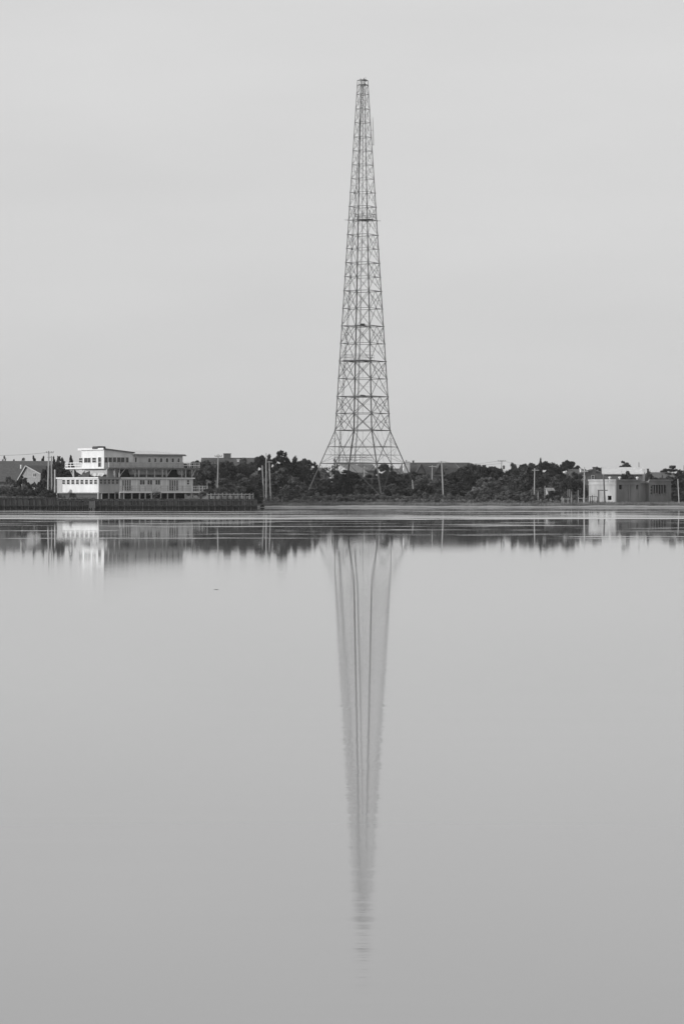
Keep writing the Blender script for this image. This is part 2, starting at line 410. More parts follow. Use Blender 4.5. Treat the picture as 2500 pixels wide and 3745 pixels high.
lad = tpart('ladder', rails[0]); rails[1].build('ladder_rail', M['steel'], lad); tag(rung.build('rung', M['steel'], lad), kind='stuff')
for dx, wd in ((0, .035), (.32, .03)):
    pts = [(1325.7 + .3 * (py - 312) * -.012 + dx * TP * .3, py) for py in (312, 654, 859)] + [(1318 + dx * 8, 1013), (1316 + dx * 9, 1193), (1308 + dx * 9, 1450), (1305 + dx * 9, 1574), (1294 + dx * 8, 1690)]
    wd = [wd] * 4 + [wd * 1.5] * (len(pts) - 4)
    tpart('cable_run', MB().tube([((px - 1325.7) / TP, .6 + .5 * dx, tz(py) - base_z) for px, py in pts], wd, 6))
zt, zb = tz(427) - base_z, tz(531) - base_z
xw = (1364.3 - 1325.7) / TP; yr = lambda py: corner(2, py).y
wh = tpart('whip_antenna', MB().tube([(xw + .05, yr(475), zb), (xw, yr(475), (zt + zb) / 2), (xw - .12, yr(475), zt)], [.06, .055, .03], 6))
for py in (475, 527): MB().beam(corner(2, py), (xw, yr(475), tz(py) - base_z), .06).build('bracket', M['steel'], wh)

def nest(py, wpx, hpx, label):
    r = wpx / 2 / TP; z = tz(py) + .08; n = MB(); rr = random.Random(int(py))
    n.tube([(0, 0, 0), (0, 0, hpx / TP * .55), (0, 0, hpx / TP * .8)], [r * .8, r * .86, r * .4], 10)
    for i in range(150):
        a = rr.uniform(0, 6.28); z0 = rr.uniform(0.02, hpx / TP); q = r * rr.uniform(.55, .95) * (1 - .25 * z0 / (hpx / TP)); da = rr.uniform(-1.1, 1.1)
        p = Vector((q * math.cos(a), q * math.sin(a), z0)); d = Vector((-math.sin(a + da), math.cos(a + da), rr.uniform(-.25, .3))) * rr.uniform(.2, .42)
        n.beam(p - d, p + d, .03)
    o = n.build('bird_nest', M['twig']); o.location = (TC.x, TC.y, z); tag(o, label, 'nest', 'stick nests inside the tower')
nest(1193, 17, 7.5, 'taller bulky stick nest on the higher of the two nest beams in the tower')
nest(1450.6, 17, 4.5, 'flat low stick nest on the lower nest beam, near the tower foot')

# ---------------------------------------------------------------- generic window
def window(parent, origin, du, nrm, wd, ht, rows=2, cols=1, frame=.07, fm=None, name='window', label=None):
    """origin: bottom-left corner on the wall; du: unit vector along the wall; nrm: outward normal"""
    o, u, n, zz = Vector(origin), Vector(du), Vector(nrm), Vector((0, 0, 1))
    b = MB()
    def bar(a0, a1, h0, h1, d):
        c = [o + u * x + zz * y for x, y in ((a0, h0), (a1, h0), (a1, h1), (a0, h1))]
        b.add([p + n * .004 for p in c] + [p + n * d for p in c], [(0,1,2,3),(7,6,5,4),(0,4,5,1),(1,5,6,2),(2,6,7,3),(3,7,4,0)])
    bar(-frame, 0, -frame, ht + frame, .07); bar(wd, wd + frame, -frame, ht + frame, .07)
    bar(0, wd, -frame * 1.3, 0, .09); bar(0, wd, ht, ht + frame, .07)
    for r in range(1, rows): bar(0, wd, ht * r / rows - .03, ht * r / rows + .03, .05)
    for c in range(1, cols): bar(wd * c / cols - .03, wd * c / cols + .03, 0, ht, .048)
    w_ = b.build(name, fm or M['trim'], parent, label=label); fix_normals(w_.data)
    p = MB()
    c = [o + u * x + zz * y for x, y in ((0, 0), (wd, 0), (wd, ht), (0, ht))]
    p.add([q + n * .006 for q in c] + [q + n * .03 for q in c], [(0,1,2,3),(7,6,5,4),(0,4,5,1),(1,5,6,2),(2,6,7,3),(3,7,4,0)])
    g = p.build('pane', M['glass'], w_); fix_normals(g.data)
    return w_

# ---------------------------------------------------------------- the two-storey waterfront building
ROT = R(35); D0 = 517.0; cs, sn = math.cos(ROT), math.sin(ROT)
OX = PX(361, D0)
hs = thing('waterfront_building', 'white two-storey waterfront building on piles with upper deck', 'building', (OX, D0, 0), ROT)
def u_of(px, v=0.0):
    k = (px - 1250) / F; return (k * (D0 + cs * v) - OX + sn * v) / (cs - sn * k)
def v_of(px, u=0.0):
    k = (px - 1250) / F; return (OX + cs * u - k * (D0 + sn * u)) / (k * cs + sn)
def z_of(py, u=0, v=0): return EYE - (py - HY) * (D0 + sn * u + cs * v) / F
def hp(name, mb, m, **k): return mb.build(name, M[m], hs, **k)
uL = u_of(704); vL = v_of(208)
FU, FN = (1, 0, 0), (0, -1, 0)         # front wall: along, outward
LU, LN = (0, -1, 0), (-1, 0, 0)        # left wall, read left to right
# lower storey
uS = u_of(440)
zr = 5.62
hp('lower_wall', MB().box(0, uL, 0, vL, 3.0, 5.5), 'white')
hp('lower_roof', MB().box(-.2, uL + .3, -.3, vL + .2, zr, zr + .10), 'roofdark')
hp('fascia', MB().box(-.24, -.2, -.3, vL + .2, zr - .14, zr + .12), 'trim')
hp('fascia', MB().box(uS, uL + .34, -.36, -.3, zr - .16, zr + .08), 'trim')
hp('fascia', MB().box(-.2, uS, -.36, -.3, zr - .16, zr + .05), 'greypaint', label='dull grey roof edge over the first front bay')
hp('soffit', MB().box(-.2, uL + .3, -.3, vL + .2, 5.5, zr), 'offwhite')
hp('front_shade_slab', MB().box(uS - .1, uL - .02, -.03, -.001, 3.0, 5.49), 'shadepaint', label='thin slab on the lower front with shade put into its colour')  # overlay slab: the shade of the front wall put into its colour
hp('front_panel', MB().box(.05, uS - .102, -.03, -.001, 3.0, 5.5), 'greypaint', label='darker grey wall bay at the front corner')
hp('end_panel', MB().box(-.03, -.001, v_of(229), vL - .02, 3.0, 5.48), 'offwhite', label='dull end bay of the lit side wall')
for px in (361.5, 440, 481, 500, 592, 610, 659, 676, 703.5):
    u = u_of(px); hp('corner_board', MB().box(u - .07, u + .07, -.05, -.032, 3.0, 5.5), 'trim')
for i in range(8):
    pxc = 234.7 + i * 16.65; v = v_of(pxc - 5.2); wv = v - v_of(pxc + 5.2)
    window(hs, (0, v, z_of(1770)), LU, LN, wv, .78, 2)
for pxc in (369.5, 383.5, 398.5, 413, 428.5):
    u = u_of(pxc - 4.5); window(hs, (u, -.03, z_of(1769.5)), FU, FN, u_of(pxc + 4.5) - u, .78, 2, fm=M['greypaint'])
for p0, p1 in ((511, 529), (539, 556.5), (568, 585)):
    u = u_of(p0); window(hs, (u, -.03, z_of(1772.5, u)), FU, FN, u_of(p1) - u, .85, 1, 2)
u = u_of(683); window(hs, (u, -.03, z_of(1772, u)), FU, FN, u_of(691.5) - u, .85, 2)
for p0, p1 in ((446, 480), (618, 652)):
    u = u_of(p0); wd = (u_of(p1) - u) / 4
    for i in range(4): window(hs, (u + i * wd + .06, -.03, 3.32), FU, FN, wd - .16, 1.9, 1, 1, .05, name='glazed_door')
# skirting under the side wall, lower decks, piles
hp('underfloor_shade', MB().box(.5, uL - .1, 2.6, 2.8, 1.6, 2.81), 'dark')  # black sheet added where only shade lies under the floor
hp('crawl_skirting', MB().box(.3, .4, .3, vL - .3, 1.6, 2.98), 'beam')
for i in range(5): hp('skirting_board', MB().box(.24, .298, .3, vL - .3, 1.75 + i * .25, 1.9 + i * .25), 'pile')
hp('floor_frame', MB().box(-.04, uL, -.06, vL, 2.82, 2.995), 'deckwood')
DV = -1.9
def deck_range(p0, p1, back): return u_of(p0, DV), u_of(p1, DV), back
def lower_deck(p0, p1, back, posts, balusters=None):
    u0, u1 = u_of(p0, DV), u_of(p1, DV)
    d = hp('deck', MB().box(u0, u1, DV, back, 2.9, 3.1), 'deckwood')
    MB().box(u0, u1, DV - .06, DV - .002, 2.86, 3.14).build('deck_fascia', M['trim'], d)
    for z in (3.62, 4.12): MB().beam((u0, DV, z), (u1, DV, z), .08, .07).build('rail', M['deckwood'], d)
    for px in posts:
        u = u_of(px, DV); MB().box(u - .06, u + .06, DV - .075, DV + .045, 3.15, 4.2).build('rail_post', M['trim' if px > 700 else 'deckwood'], d)
    if balusters:
        for z in (3.62, 4.12): MB().beam((u_of(704, DV), DV - .09, z), (u1, DV - .09, z), .1, .08).build('rail', M['trim'], d)
        for z in (3.62, 4.12): MB().beam((u1, DV, z), (u1, 1.5, z), .08, .07).build('rail', M['deckwood'], d)
        for px in balusters:
            u = u_of(px, DV); MB().box(u - .03, u + .03, DV - .03, DV + .03, 3.1, 4.1).build('baluster', M['trim'], d)
    return d
lower_deck(440, 556, -.07, (441, 454, 483, 512, 532, 555))
lower_deck(589, 759.5, -.07, (590, 614, 640, 668, 701, 729, 741, 758.5), [706 + 6.2 * i for i in range(9)])
hp('deck', MB().box(uL + .01, u_of(759.5, DV), -.065, 1.5, 2.9, 3.1), 'deckwood')
for px in (439.5, 454, 483.5, 512, 532.6, 555, 589.5, 614, 640, 701, 729):
    u = u_of(px, DV); hp('pile', MB().box(u - .1, u + .1, DV + .02, DV + .22, 1.5, 2.9), 'deckwood')
for px, v in ((373, -.0), (399, -.0), (421.7, 0), (445.6, 0)):
    u = u_of(px, v); hp('pile', MB().box(u - .1, u + .1, .0, .2, 1.4, 2.82), 'polewood')
for u, v in ((.0, vL - .15), (0, .05)): hp('pile', MB().box(u - .14, u + .14, v - .14, v + .14, 1.5, 2.82), 'offwhite')
hp('corner_post', MB().box(-.42, -.2, vL - .05, vL + .2, 1.6, 7.2), 'offwhite')
for i in range(5):
    u0 = u_of(589, DV) - .35 - i * .36; z = 2.75 - i * .24
    hp('stair_tread', MB().box(u0, u0 + .36, DV + .1, DV + 1.3, z, z + .06), 'deckwood')
for v in (DV + .05, DV + 1.35): hp('stair_handrail', MB().beam((u_of(588, DV), v, 3.95), (u_of(560, DV), v, 2.45), .08), 'deckwood')
# middle crawl level and posts under the upper deck
um0, um1 = u_of(392, .9), u_of(672, .9)
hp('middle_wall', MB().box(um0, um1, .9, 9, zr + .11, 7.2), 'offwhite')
hp('roof_curb', MB().box(um0 + 3.5, um1, .6, .83, zr + .11, zr + .62), 'roofdark')
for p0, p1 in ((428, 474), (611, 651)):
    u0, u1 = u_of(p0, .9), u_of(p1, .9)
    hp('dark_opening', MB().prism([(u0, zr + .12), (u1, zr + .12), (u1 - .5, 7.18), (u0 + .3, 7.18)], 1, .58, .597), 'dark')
PV = -.55
for px in (391.7, 419.6, 437, 494, 508, 536, 565.6, 594, 609, 665, 679, 702):
    u = u_of(px, PV); hp('support_post', MB().box(u - .09, u + .09, PV - .09, PV + .09, zr + .101, 7.2), 'offwhite' if px == 391.7 else 'deckwood')
for a, b in ((437, 456), (494, 482), (609, 626), (665, 651), (702, 714)):
    hp('knee_brace', MB().beam((u_of(a, PV), PV - .12, 5.95), (u_of(b, PV), PV - .12, 7.2), .12, .1), 'deckwood')
v_ = v_of(269, 1.8); hp('support_post', MB().box(1.75, 2.0, v_ - .12, v_ + .12, zr + .1, 7.2), 'white')
hp('knee_brace', MB().beam((1.8, v_, 5.9), (1.8, v_ + 1.2, 7.2), .12), 'deckwood')
# upper deck
uu0 = 1.6; ue = u_of(730, -.9); vb = v_of(240, uu0)
d = hp('upper_deck', MB().box(uu0, ue, -.9, 9.0, 7.2, 7.5), 'beam').data
hp('upper_deck', MB().box(uu0, uu0 + 8, 9.002, vb, 7.2, 7.5), 'beam')
hp('deck_fascia', MB().box(uu0 - .05, uu0 - .002, .75, vb, 7.3, 7.56), 'white')
for z in (7.95, 8.42):
    hp('rail', MB().beam((uu0, -.85, z), (ue, -.85, z), .09, .07), 'deckwood'); hp('rail', MB().beam((ue, -.85, z), (ue, 4, z), .09, .07), 'deckwood')
    hp('rail', MB().beam((uu0, 9, z), (uu0, vb, z), .13, .12), 'white'); hp('rail', MB().beam((uu0, vb, z), (uu0 + 8, vb, z), .1), 'white')
hp('rail_panel', MB().box(uu0 + .1, u_of(671, -.85), -.82, -.80, 7.6, 8.4), 'greypaint', label='plain grey boarding behind the upper front rail')
for px in (399, 419, 440, 460, 496, 536, 555, 575, 595, 615, 633, 653, 671, 688, 710, 729):
    u = u_of(px, -.85); hp('rail_post', MB().box(u - .05, u + .05, -.9, -.8, 7.5, 8.48), 'white' if px == 399 or px > 680 else 'deckwood')
for z in (7.95, 8.42): hp('rail', MB().beam((u_of(672, -.95), -.95, z), (ue, -.95, z), .1, .08), 'white')
for px in (694, 700, 716, 722): u = u_of(px, -.85); hp('baluster', MB().box(u - .03, u + .03, -.88, -.82, 7.5, 8.4), 'trim')
for i in range(4):
    v = 9.1 + (vb - 9.1) * i / 3; hp('rail_post', MB().box(uu0 - .07, uu0 + .07, v - .07, v + .07, 7.5, 8.5), 'white')
# upper storey: shed-roofed block A and low-roofed block B
uA, uB = u_of(487, .8), u_of(669, .8)
zA0, zA1 = z_of(1643, 1.6, .8), z_of(1657, uA, .8)
hp('upper_wall', MB().prism([(uu0, 7.5), (uA, 7.5), (uA, zA1), (uu0, zA0)], 1, .8, 9.0), 'white')
hp('front_shade_slab', MB().prism([(uu0 + .01, 7.5), (uA, 7.5), (uA, zA1 - .01), (uu0 + .01, zA0 - .01)], 1, .77, .799), 'shadepaint')  # same shade-toned overlay on the upper front
hp('shed_roof', MB().prism([(uu0 - .3, zA0 + .02), (uA + .2, zA1 + .0), (uA + .2, zA1 + .18), (uu0 - .3, zA0 + .22)], 1, .45, 9.4), 'roofgrey')
hp('fascia', MB().box(uu0 - .36, uu0 - .302, .4, 9.75, zA0 - .1, zA0 + .25), 'white')
zB = z_of(1668, uB, .8)
hp('upper_wall', MB().box(uA + .002, uB, .85, 7.5, 7.5, zB), 'offwhite')
hp('eave_board', MB().box(uA + .01, uB + .35, .42, .5, zB - .02, zB + .3), 'siding')
rb = MB(); a0, a1, b0, b1 = uA + .01, uB + .4, .45, 7.9
rb.add([(a0, b0, zB + .3), (a1, b0, zB + .3), (a1, b1, zB + .3), (a0, b1, zB + .3), (a0, 4, zB + .95), (a1 - 4.5, 4, zB + .95), (a0, b0, zB + .05), (a1, b0, zB + .05), (a1, b1, zB + .05), (a0, b1, zB + .05)],
       [(0, 1, 5, 4), (1, 2, 5), (2, 3, 4, 5), (0, 4, 3), (9, 8, 7, 6), (6, 7, 1, 0), (7, 8, 2, 1), (8, 9, 3, 2), (9, 6, 0, 3)])
hp('hip_roof', rb, 'rooflight')
for p0, p1 in ((290.5, 303), (309.5, 333), (339, 353)):
    v = v_of(p0, uu0); window(hs, (uu0, v, z_of(1690.5)), LU, LN, v - v_of(p1, uu0), .86, 2 if p1 < 310 or p0 > 335 else 1, 1 if p1 < 310 or p0 > 335 else 2)
v = v_of(360.5, uu0); window(hs, (uu0, v, 7.62), LU, LN, v - v_of(371, uu0), 1.75, 2, 1, name='glazed_door')
for p0, p1, c in ((382, 393, 1), (397.5, 409, 1), (413, 424, 1), (428, 455, 2), (460, 469.5, 1)):
    u = u_of(p0, .8); window(hs, (u, .77, z_of(1691.5, u, .8)), FU, FN, u_of(p1, .8) - u, .92, 1, c, fm=M['offwhite'])
for p0, p1 in ((542, 551), (564, 572), (585, 593.5), (606.5, 615), (627.5, 636), (649, 657)):
    u = u_of(p0, .85); window(hs, (u, .85, z_of(1690.5, u, .8)), FU, FN, u_of(p1, .85) - u, .74, 1, 1)
u = u_of(493, .85); window(hs, (u, .85, 7.55), FU, FN, u_of(500, .85) - u, 1.85, 2, 1, name='glazed_door')
u0, u1 = u_of(352, 3), u_of(381, 3)
un = hp('rooftop_unit', MB().box(u0, u1, 2.4, 4.4, z_of(1641.5), z_of(1632)), 'iron'); MB().box(u0 + .15, u1 - .15, 2.5, 4.3, z_of(1632), z_of(1631)).build('cap', M['iron'], un)
fl = hp('flue', MB().tube([(u_of(678, 3), 3, zB), (u_of(678, 3), 3, z_of(1668, 18, 3)), (u_of(678, 3), 3, z_of(1665, 18, 3))], [.12, .12, .25], 8), 'iron')
# loose sheeting and a tilted board on the lower roof
rr = random.Random(3)
nu, nv = 4, 16; va, vb2 = v_of(374, .45), v_of(283, .45)
tv, tf = [], []
for i in range(nv + 1):
    for j in range(nu + 1):
        t = j / nu; hgt = (.35 + .55 * rr.random()) * (1 - (i / nv - .3) ** 2)
        tv.append((.5 + 1.3 * t, va + (vb2 - va) * i / nv, zr + .12 + hgt * math.sin(math.pi * (.12 + .8 * t))))
tf = [(i * (nu + 1) + j, i * (nu + 1) + j + 1, (i + 1) * (nu + 1) + j + 1, (i + 1) * (nu + 1) + j) for i in range(nv) for j in range(nu)]
b = MB(); b.add(tv, tf); o = b.build('tarpaulin', M['tarp']); o.location = (OX, D0, 0); o.rotation_euler = (0, 0, ROT)
sm = o.modifiers.new('thick', 'SOLIDIFY'); sm.thickness = .04
tag(o, 'crumpled pale sheeting heaped on the lower roof beneath the white upper storey', 'sheeting')
b = MB(); y0, y1 = v_of(276, .2), v_of(328, .2)
b.prism([(y0, zr + .105), (y1, zr + .105), (y1, z_of(1722.5))], 0, .12, .3)
o = b.build('tilted_panel', M['iron']); o.location = (OX, D0, 0); o.rotation_euler = (0, 0, ROT)
tag(o, 'dark slanting wedge-shaped panel propped on the lower roof beside the pale sheeting', 'panel')

# ---------------------------------------------------------------- bulkhead along the water
bk = thing('bulkhead', 'long dark timber bulkhead of piles and planks along the left shore', 'sea wall', (PX(470, BULK_Y), BULK_Y, 0))
def blk(px): return PX(px, BULK_Y) - PX(470, BULK_Y)
def tide(m, lo=.35):
    n, l = m.node_tree.nodes, m.node_tree.links; b = n['Principled BSDF']; src = b.inputs['Base Color'].links[0].from_socket
    g = n.new('ShaderNodeNewGeometry'); q = n.new('ShaderNodeSeparateXYZ'); l.new(g.outputs['Position'], q.inputs[0])
    t = n.new('ShaderNodeTexNoise'); t.inputs['Scale'].default_value = 1.3; l.new(g.outputs['Position'], t.inputs['Vector'])
    a = n.new('ShaderNodeMath'); a.operation = 'MULTIPLY_ADD'; l.new(t.outputs['Fac'], a.inputs[0]); a.inputs[1].default_value = .6; l.new(q.outputs['Z'], a.inputs[2])
    r = n.new('ShaderNodeMapRange'); l.new(a.outputs[0], r.inputs['Value']); r.inputs['From Min'].default_value = .75; r.inputs['From Max'].default_value = 1.15
    r.inputs['To Min'].default_value = lo; r.inputs['To Max'].default_value = 1.0
    u = n.new('ShaderNodeMath'); u.operation = 'MULTIPLY'; l.new(src, u.inputs[0]); l.new(r.outputs[0], u.inputs[1]); l.new(u.outputs[0], b.inputs['Base Color'])
tide(M['plank']); tide(M['pile'], .5)                    # weed and tide stain up to the high-water mark
pile_me = {}
rr = random.Random(11)
for q, ht in (('a', 1.78), ('b', 2.15), ('c', 1.95), ('t', 2.55)):
    pile_me[q] = MB().tube([(0, 0, -1.2), (.02, 0, .6), (0, 0, ht)], [.17, .165, .15], 8).mesh('pile', M['pile'])
    pile_me['p' + q] = MB().box(-.165, .165, .06, .13, -1.2, ht - .05 if q != 'c' else ht - .25).mesh('plank', M['plank'])
i = 0; px = -70.0
while px < 934:
    q = 'b' if px < 212 else 'a'
    link('pile', pile_me['t' if px > 745 else 'c' if q == 'a' and rr.random() < .25 else q], bk, (blk(px), rr.uniform(-.03, .03), rr.uniform(-.06, .04)))
    for k in range(3):
        link('plank', pile_me['pb' if q == 'b' else 'pa'], bk, (blk(px) + .35 * k + .18, rr.uniform(0, .03), rr.uniform(-.12, .03)))
    px += 1.05 * F / BULK_Y; i += 1
for z, p0, p1 in ((1.45, 210, 934), (.55, -75, 934), (1.85, -75, 209)):
    MB().box(blk(p0), blk(p1), -.3, -.18, z, z + .2).build('wale', M['pile'], bk)
x1 = blk(933.5)
MB().beam((x1 + .05, .1, .25), (x1 - 2.5, 62, .25), .15, 2.9).build('return_wall', M['plank'], bk)
for k in range(14):
    link('pile', pile_me['a'], bk, (x1 + .15 - k * .14, .6 + k * 3.5, rr.uniform(-.1, .02)))
MB().box(blk(210), x1, .16, .5, 1.66, 1.78).build('cap_board', M['pile'], bk)
# loose boards hanging down the bulkhead
bd = thing('broken_boards', 'broken pale upright boards leaning on the bulkhead below the house corner', 'boards', (PX(338, 496.2), 496.2, .5))
for k in range(6): MB().beam((-.5 + k * .19, 0, rr.uniform(-.55, -.2)), (-.5 + k * .19 + rr.uniform(-.05, .05), .15, rr.uniform(.8, 1.25)), .11, .03).build('board', M['siding'], bd)

# rail fence on the bulkhead
def rail_fence(label, p0, p1, D, posts, zb, zt, m, rails=(.35, .75), cat='fence', ph=None):
    fz = thing('rail_fence', label, cat, (PX(p0, D), D, zb))
    for px in posts:
        x = PX(px, D) - PX(p0, D); e = (zt - zb) * (1 + random.uniform(-.1, .15)); MB().box(x - .06, x + .06, -.06, .06, -.4, e).build('fence_post', M[m], fz)
    L = PX(p1, D) - PX(p0, D)
    for r in rails: MB().box(0, L, -.1, -.062, (zt - zb) * r, (zt - zb) * r + .1).build('fence_rail', M[m], fz)
    return fz
rail_fence('pale two-rail wooden fence on the bulkhead right of the house deck', 757, 926, 500, [758 + 14 * i for i in range(13)], 1.75, PZ(1803, 500), 'polewood')
rail_fence('low pale rail fence on the shore right of the dark bush', 2047, 2092, 575, (2053, 2059, 2075, 2088), .6, PZ(1819, 575), 'polepale', (.72,))
rail_fence('short bench-like rail beside the pole left of the concrete building', 2112, 2132, 576, (2113.5, 2130.5), .6, PZ(1820, 576), 'polepale', (.86,))
rail_fence('dark thin metal rail frame before the lit concrete wall', 2153, 2183, 570, (2157, 2164, 2182.5), .5, PZ(1815, 570), 'iron', (.93,))

# ---------------------------------------------------------------- utility poles and wires
def pole(label, px0, py0, px1, py1, D, r=.13, arm=None, m='polewood', transformer=False, insul=True, name='utility_pole', cat='pole', group='wooden utility poles behind the shore', double=False):
    x0, x1 = PX(px0, D), PX(px1, D); zb = min(H(x1, D), PZ(py1, D)) - .3; zt = PZ(py0, D)
    zv = PZ(py1, D); sl = (x0 - x1) / (zt - zv); xb = x1 + sl * (zb - zv)
    t = thing(name, label, cat, (xb, D, zb), 0, group)
    MB().tube([(0, 0, 0), (sl * (zt - zb) * .5, 0, (zt - zb) * .5), (x0 - xb, 0, zt - zb)], [r, r * .88, r * .72], 8).build('shaft', M[m], t)
    if arm:
        a0, a1, ay = arm; z = PZ(ay, D) - zb; xa, xc = PX(a0, D) - xb, PX(a1, D) - xb
        ar = MB().box(xa, xc, -.2, -.06, z - .07, z + .07).build('crossarm', M[m], t)
        if double: MB().box(xa + .2, xc - .2, -.2, -.06, z - .95, z - .82).build('crossarm', M[m], t)
        if insul:
            for q in (.04, .3, .7, .96):
                x = xa + (xc - xa) * q; MB().tube([(x, -.13, z + .07), (x, -.13, z + .2), (x, -.13, z + .28)], [.03, .07, .04], 6).build('insulator', M['brick'], ar)
    if transformer:
        x = x0 - xb + .42; z = zt - zb - 1.3
        MB().tube([(x, -.1, z - .75), (x, -.1, z), (x, -.1, z + .12)], [.27, .27, .12], 10).build('transformer', M['brick'], t)
    return t
pole('taller crossarm pole of the close pair left of the white building', 179.5, 1650, 176.5, 1800, 545, .17, (170, 197, 1655.5), double=True)
pole('shorter bare pole of the close pair left of the white building', 189, 1668, 191, 1799, 546, .17)
pole('slim pale crossarm pole right of the waterfront building', 798.5, 1661, 795.5, 1786, 545, .12, (786, 812, 1669.5))
pole('lowest of the three poles before the big dark grove', 959, 1702, 964, 1800, 578, .13)
pole('tallest bare pole of the three before the big dark grove', 973, 1657, 973.5, 1781, 580, .13)
pole('pole with a pale crossarm, rightmost of the three before the big grove', 984.5, 1686, 988.5, 1788, 579, .11, (976, 996, 1689.5), insul=False)
pole('pale T-shaped pole standing between the tower legs', 1332, 1706, 1332, 1773, 640, .13, (1318.5, 1345, 1712), 'polepale', insul=False)
pole('tall bright leaning pole right of the tower, before the big roof', 1613.5, 1685.5, 1620, 1812, 595, .14, (1604, 1628, 1692), 'polepale')
pole('T-shaped pole before the long dark roof, left of the tall bright pole', 1579.5, 1702, 1579, 1747, 630, .11, (1567, 1594, 1706), 'polepale', insul=False)
pole('pole with crossarm and grey transformer on the skyline', 1833.5, 1683, 1828, 1745, 650, .14, (1819, 1847, 1686.5), transformer=True)
pole('short bare post among trees left of the small pointed conifer', 1919, 1700, 1917, 1730, 640, .12)
pole('pale T-shaped pole rising from the shore scrub right of centre', 1953.5, 1713, 1952, 1824, 590, .13, (1943, 1969, 1719.5), 'polepale', insul=False)
pole('crossarm pole standing just left of the concrete building', 2135, 1708, 2134.5, 1831, 574, .15, (2122, 2148, 1724.5), 'polepale', insul=False)
pole('bare thin pole right of the concrete building', 2476.5, 1752, 2481, 1836, 572, .11)
pole('bare pole top among the trees at the right edge', 2498, 1702, 2498, 1745, 620, .13)
pole('short pale stub pole beside the tower right leg', 1507, 1755, 1509, 1783, 600, .1, m='polepale')
pole('thick dark timber post before the lit concrete wall', 2205.5, 1742, 2209.5, 1834, 570, .19, m='brick', name='mooring_post', cat='post', group=None)
for i, (lab, px, y0, y1, D) in enumerate((
        ('grey post left of the small pale shed', 1966, 1797, 1824, 582), ('leaning taller post by the small pale shed', 1991, 1777, 1817, 584),
        ('left of two slim posts under the dark tree by the shore', 2075, 1789, 1812, 588), ('right of two slim posts under the dark tree by the shore', 2081.5, 1789, 1813, 588),
        ('upright post at the right end of the low shore fence', 2088.5, 1797, 1829, 576), ('grey post left of the concrete building crossarm pole', 2112.5, 1792, 1830, 580))):
    pole(lab, px, y0, px, y1, D, .1, name='shore_post', cat='post', group='weathered posts on the right shore')
fr = thing('goal_frame', 'dark timber frame of post and lintel before the lit concrete wall', 'frame', (PX(2187, 571), 571, .4))
MB().box(-.14, .14, -.1, .1, 0, PZ(1795, 571) - .4).build('frame_post', M['siding'], fr)
xl0, xl1 = PX(2184, 571) - PX(2187, 571), PX(2220, 571) - PX(2187, 571)
MB().box(xl0, xl1, -.12, .12, PZ(1795, 571) - .398, PZ(1791.5, 571) - .4).build('lintel', M['siding'], fr)

def wire(label, a, b, sag, r=.022):
    A, B = P(*a), P(*b); pts = []
    for i in range(13):
        t = i / 12; p = A.lerp(B, t); p.z -= sag * 4 * t * (1 - t); pts.append(p - A)
    o = MB().tube(pts, r, 5).build('power_line', M['iron'], None, loc=A); tag(o, label, 'wire', 'power lines between poles')
wire('thin power line running left from the paired poles', (-60, 1664, 545), (171, 1655, 545), .25)
wire('thin line from the tall bright pole top to the left', (1457, 1694, 620), (1605, 1691, 595), .3)
wire('upper line between the tall bright pole and the transformer pole', (1628, 1690, 595), (1819, 1686, 650), .5)
wire('lower line between the tall bright pole and the transformer pole', (1628, 1694, 595), (1833, 1694, 650), .45)
wire('line sagging from the transformer pole rightwards to the short post', (1847, 1686, 650), (1918, 1701, 640), .3)
wire('upper dark line crossing before the pale thicket', (1621, 1758, 592), (1952, 1778, 588), .35)
wire('lower dark line crossing before the pale thicket', (1620, 1768, 592), (1952, 1783, 588), .4)

# ---------------------------------------------------------------- houses behind the shore
def house(name, label, pc, D, Lpx, depth, py_ridge, py_eave, wall, roof, rz=0.0, hip=0.0, trim=None, over=.35, base=None):
    """gabled (hip=0) or hipped house, ridge along its local x"""
    x = PX(pc, D); zb = base if base is not None else H(x, D) - .3
    t = thing(name, label, 'house', (x, D, zb), rz)
    L = Lpx * D / F; zr_, ze = PZ(py_ridge, D) - zb, PZ(py_eave, D) - zb
    h, dp = L / 2, depth / 2
    b = MB()
    if hip: b.box(-h, h, -dp, dp, 0, ze)
    else: b.prism([(-dp, 0), (dp, 0), (dp, ze), (0, zr_ - .02), (-dp, ze)], 0, -h, h)
    b.build('wall', M[wall], t)
    r = MB(); o = over; eo = ze - (zr_ - ze) * o / dp; th = .18
    hx = h + o - (hip * L if hip else 0)
    top = [(-h - o, -dp - o, eo), (h + o, -dp - o, eo), (h + o, dp + o, eo), (-h - o, dp + o, eo), (-hx, 0, zr_), (hx, 0, zr_)]
    up = Vector((0, 0, th))
    vs = [Vector(p) + up for p in top] + [Vector(p) + Vector((0, 0, .02)) for p in top]
    r.add(vs, [(0, 1, 5, 4), (2, 3, 4, 5), (1, 2, 5), (3, 0, 4)] if hip else [(0, 1, 5, 4), (2, 3, 4, 5)])
    if hip: r.f += [(9, 8, 7, 6), (6, 7, 1, 0), (7, 8, 2, 1), (8, 9, 3, 2), (9, 6, 0, 3)]
    else: r.f += [(10, 11, 7, 6), (11, 10, 9, 8), (6, 7, 1, 0), (8, 9, 3, 2), (0, 4, 10, 6), (4, 3, 9, 10), (1, 7, 11, 5), (5, 11, 8, 2)]
    ro = r.build('roof', M[roof], t); fix_normals(ro.data)
    if trim and not hip:
        for sx in (-1, 1):
            for sy in (-1, 1):
                MB().beam((sx * (h + o + .04), sy * (dp + o), eo + th * .4), (sx * (h + o + .04), 0, zr_ + th * .4), .06, .24).build('rake_board', M[trim], t)
    t['L'] = L; t['dims'] = (h, dp, ze, zr_)
    return t, ro
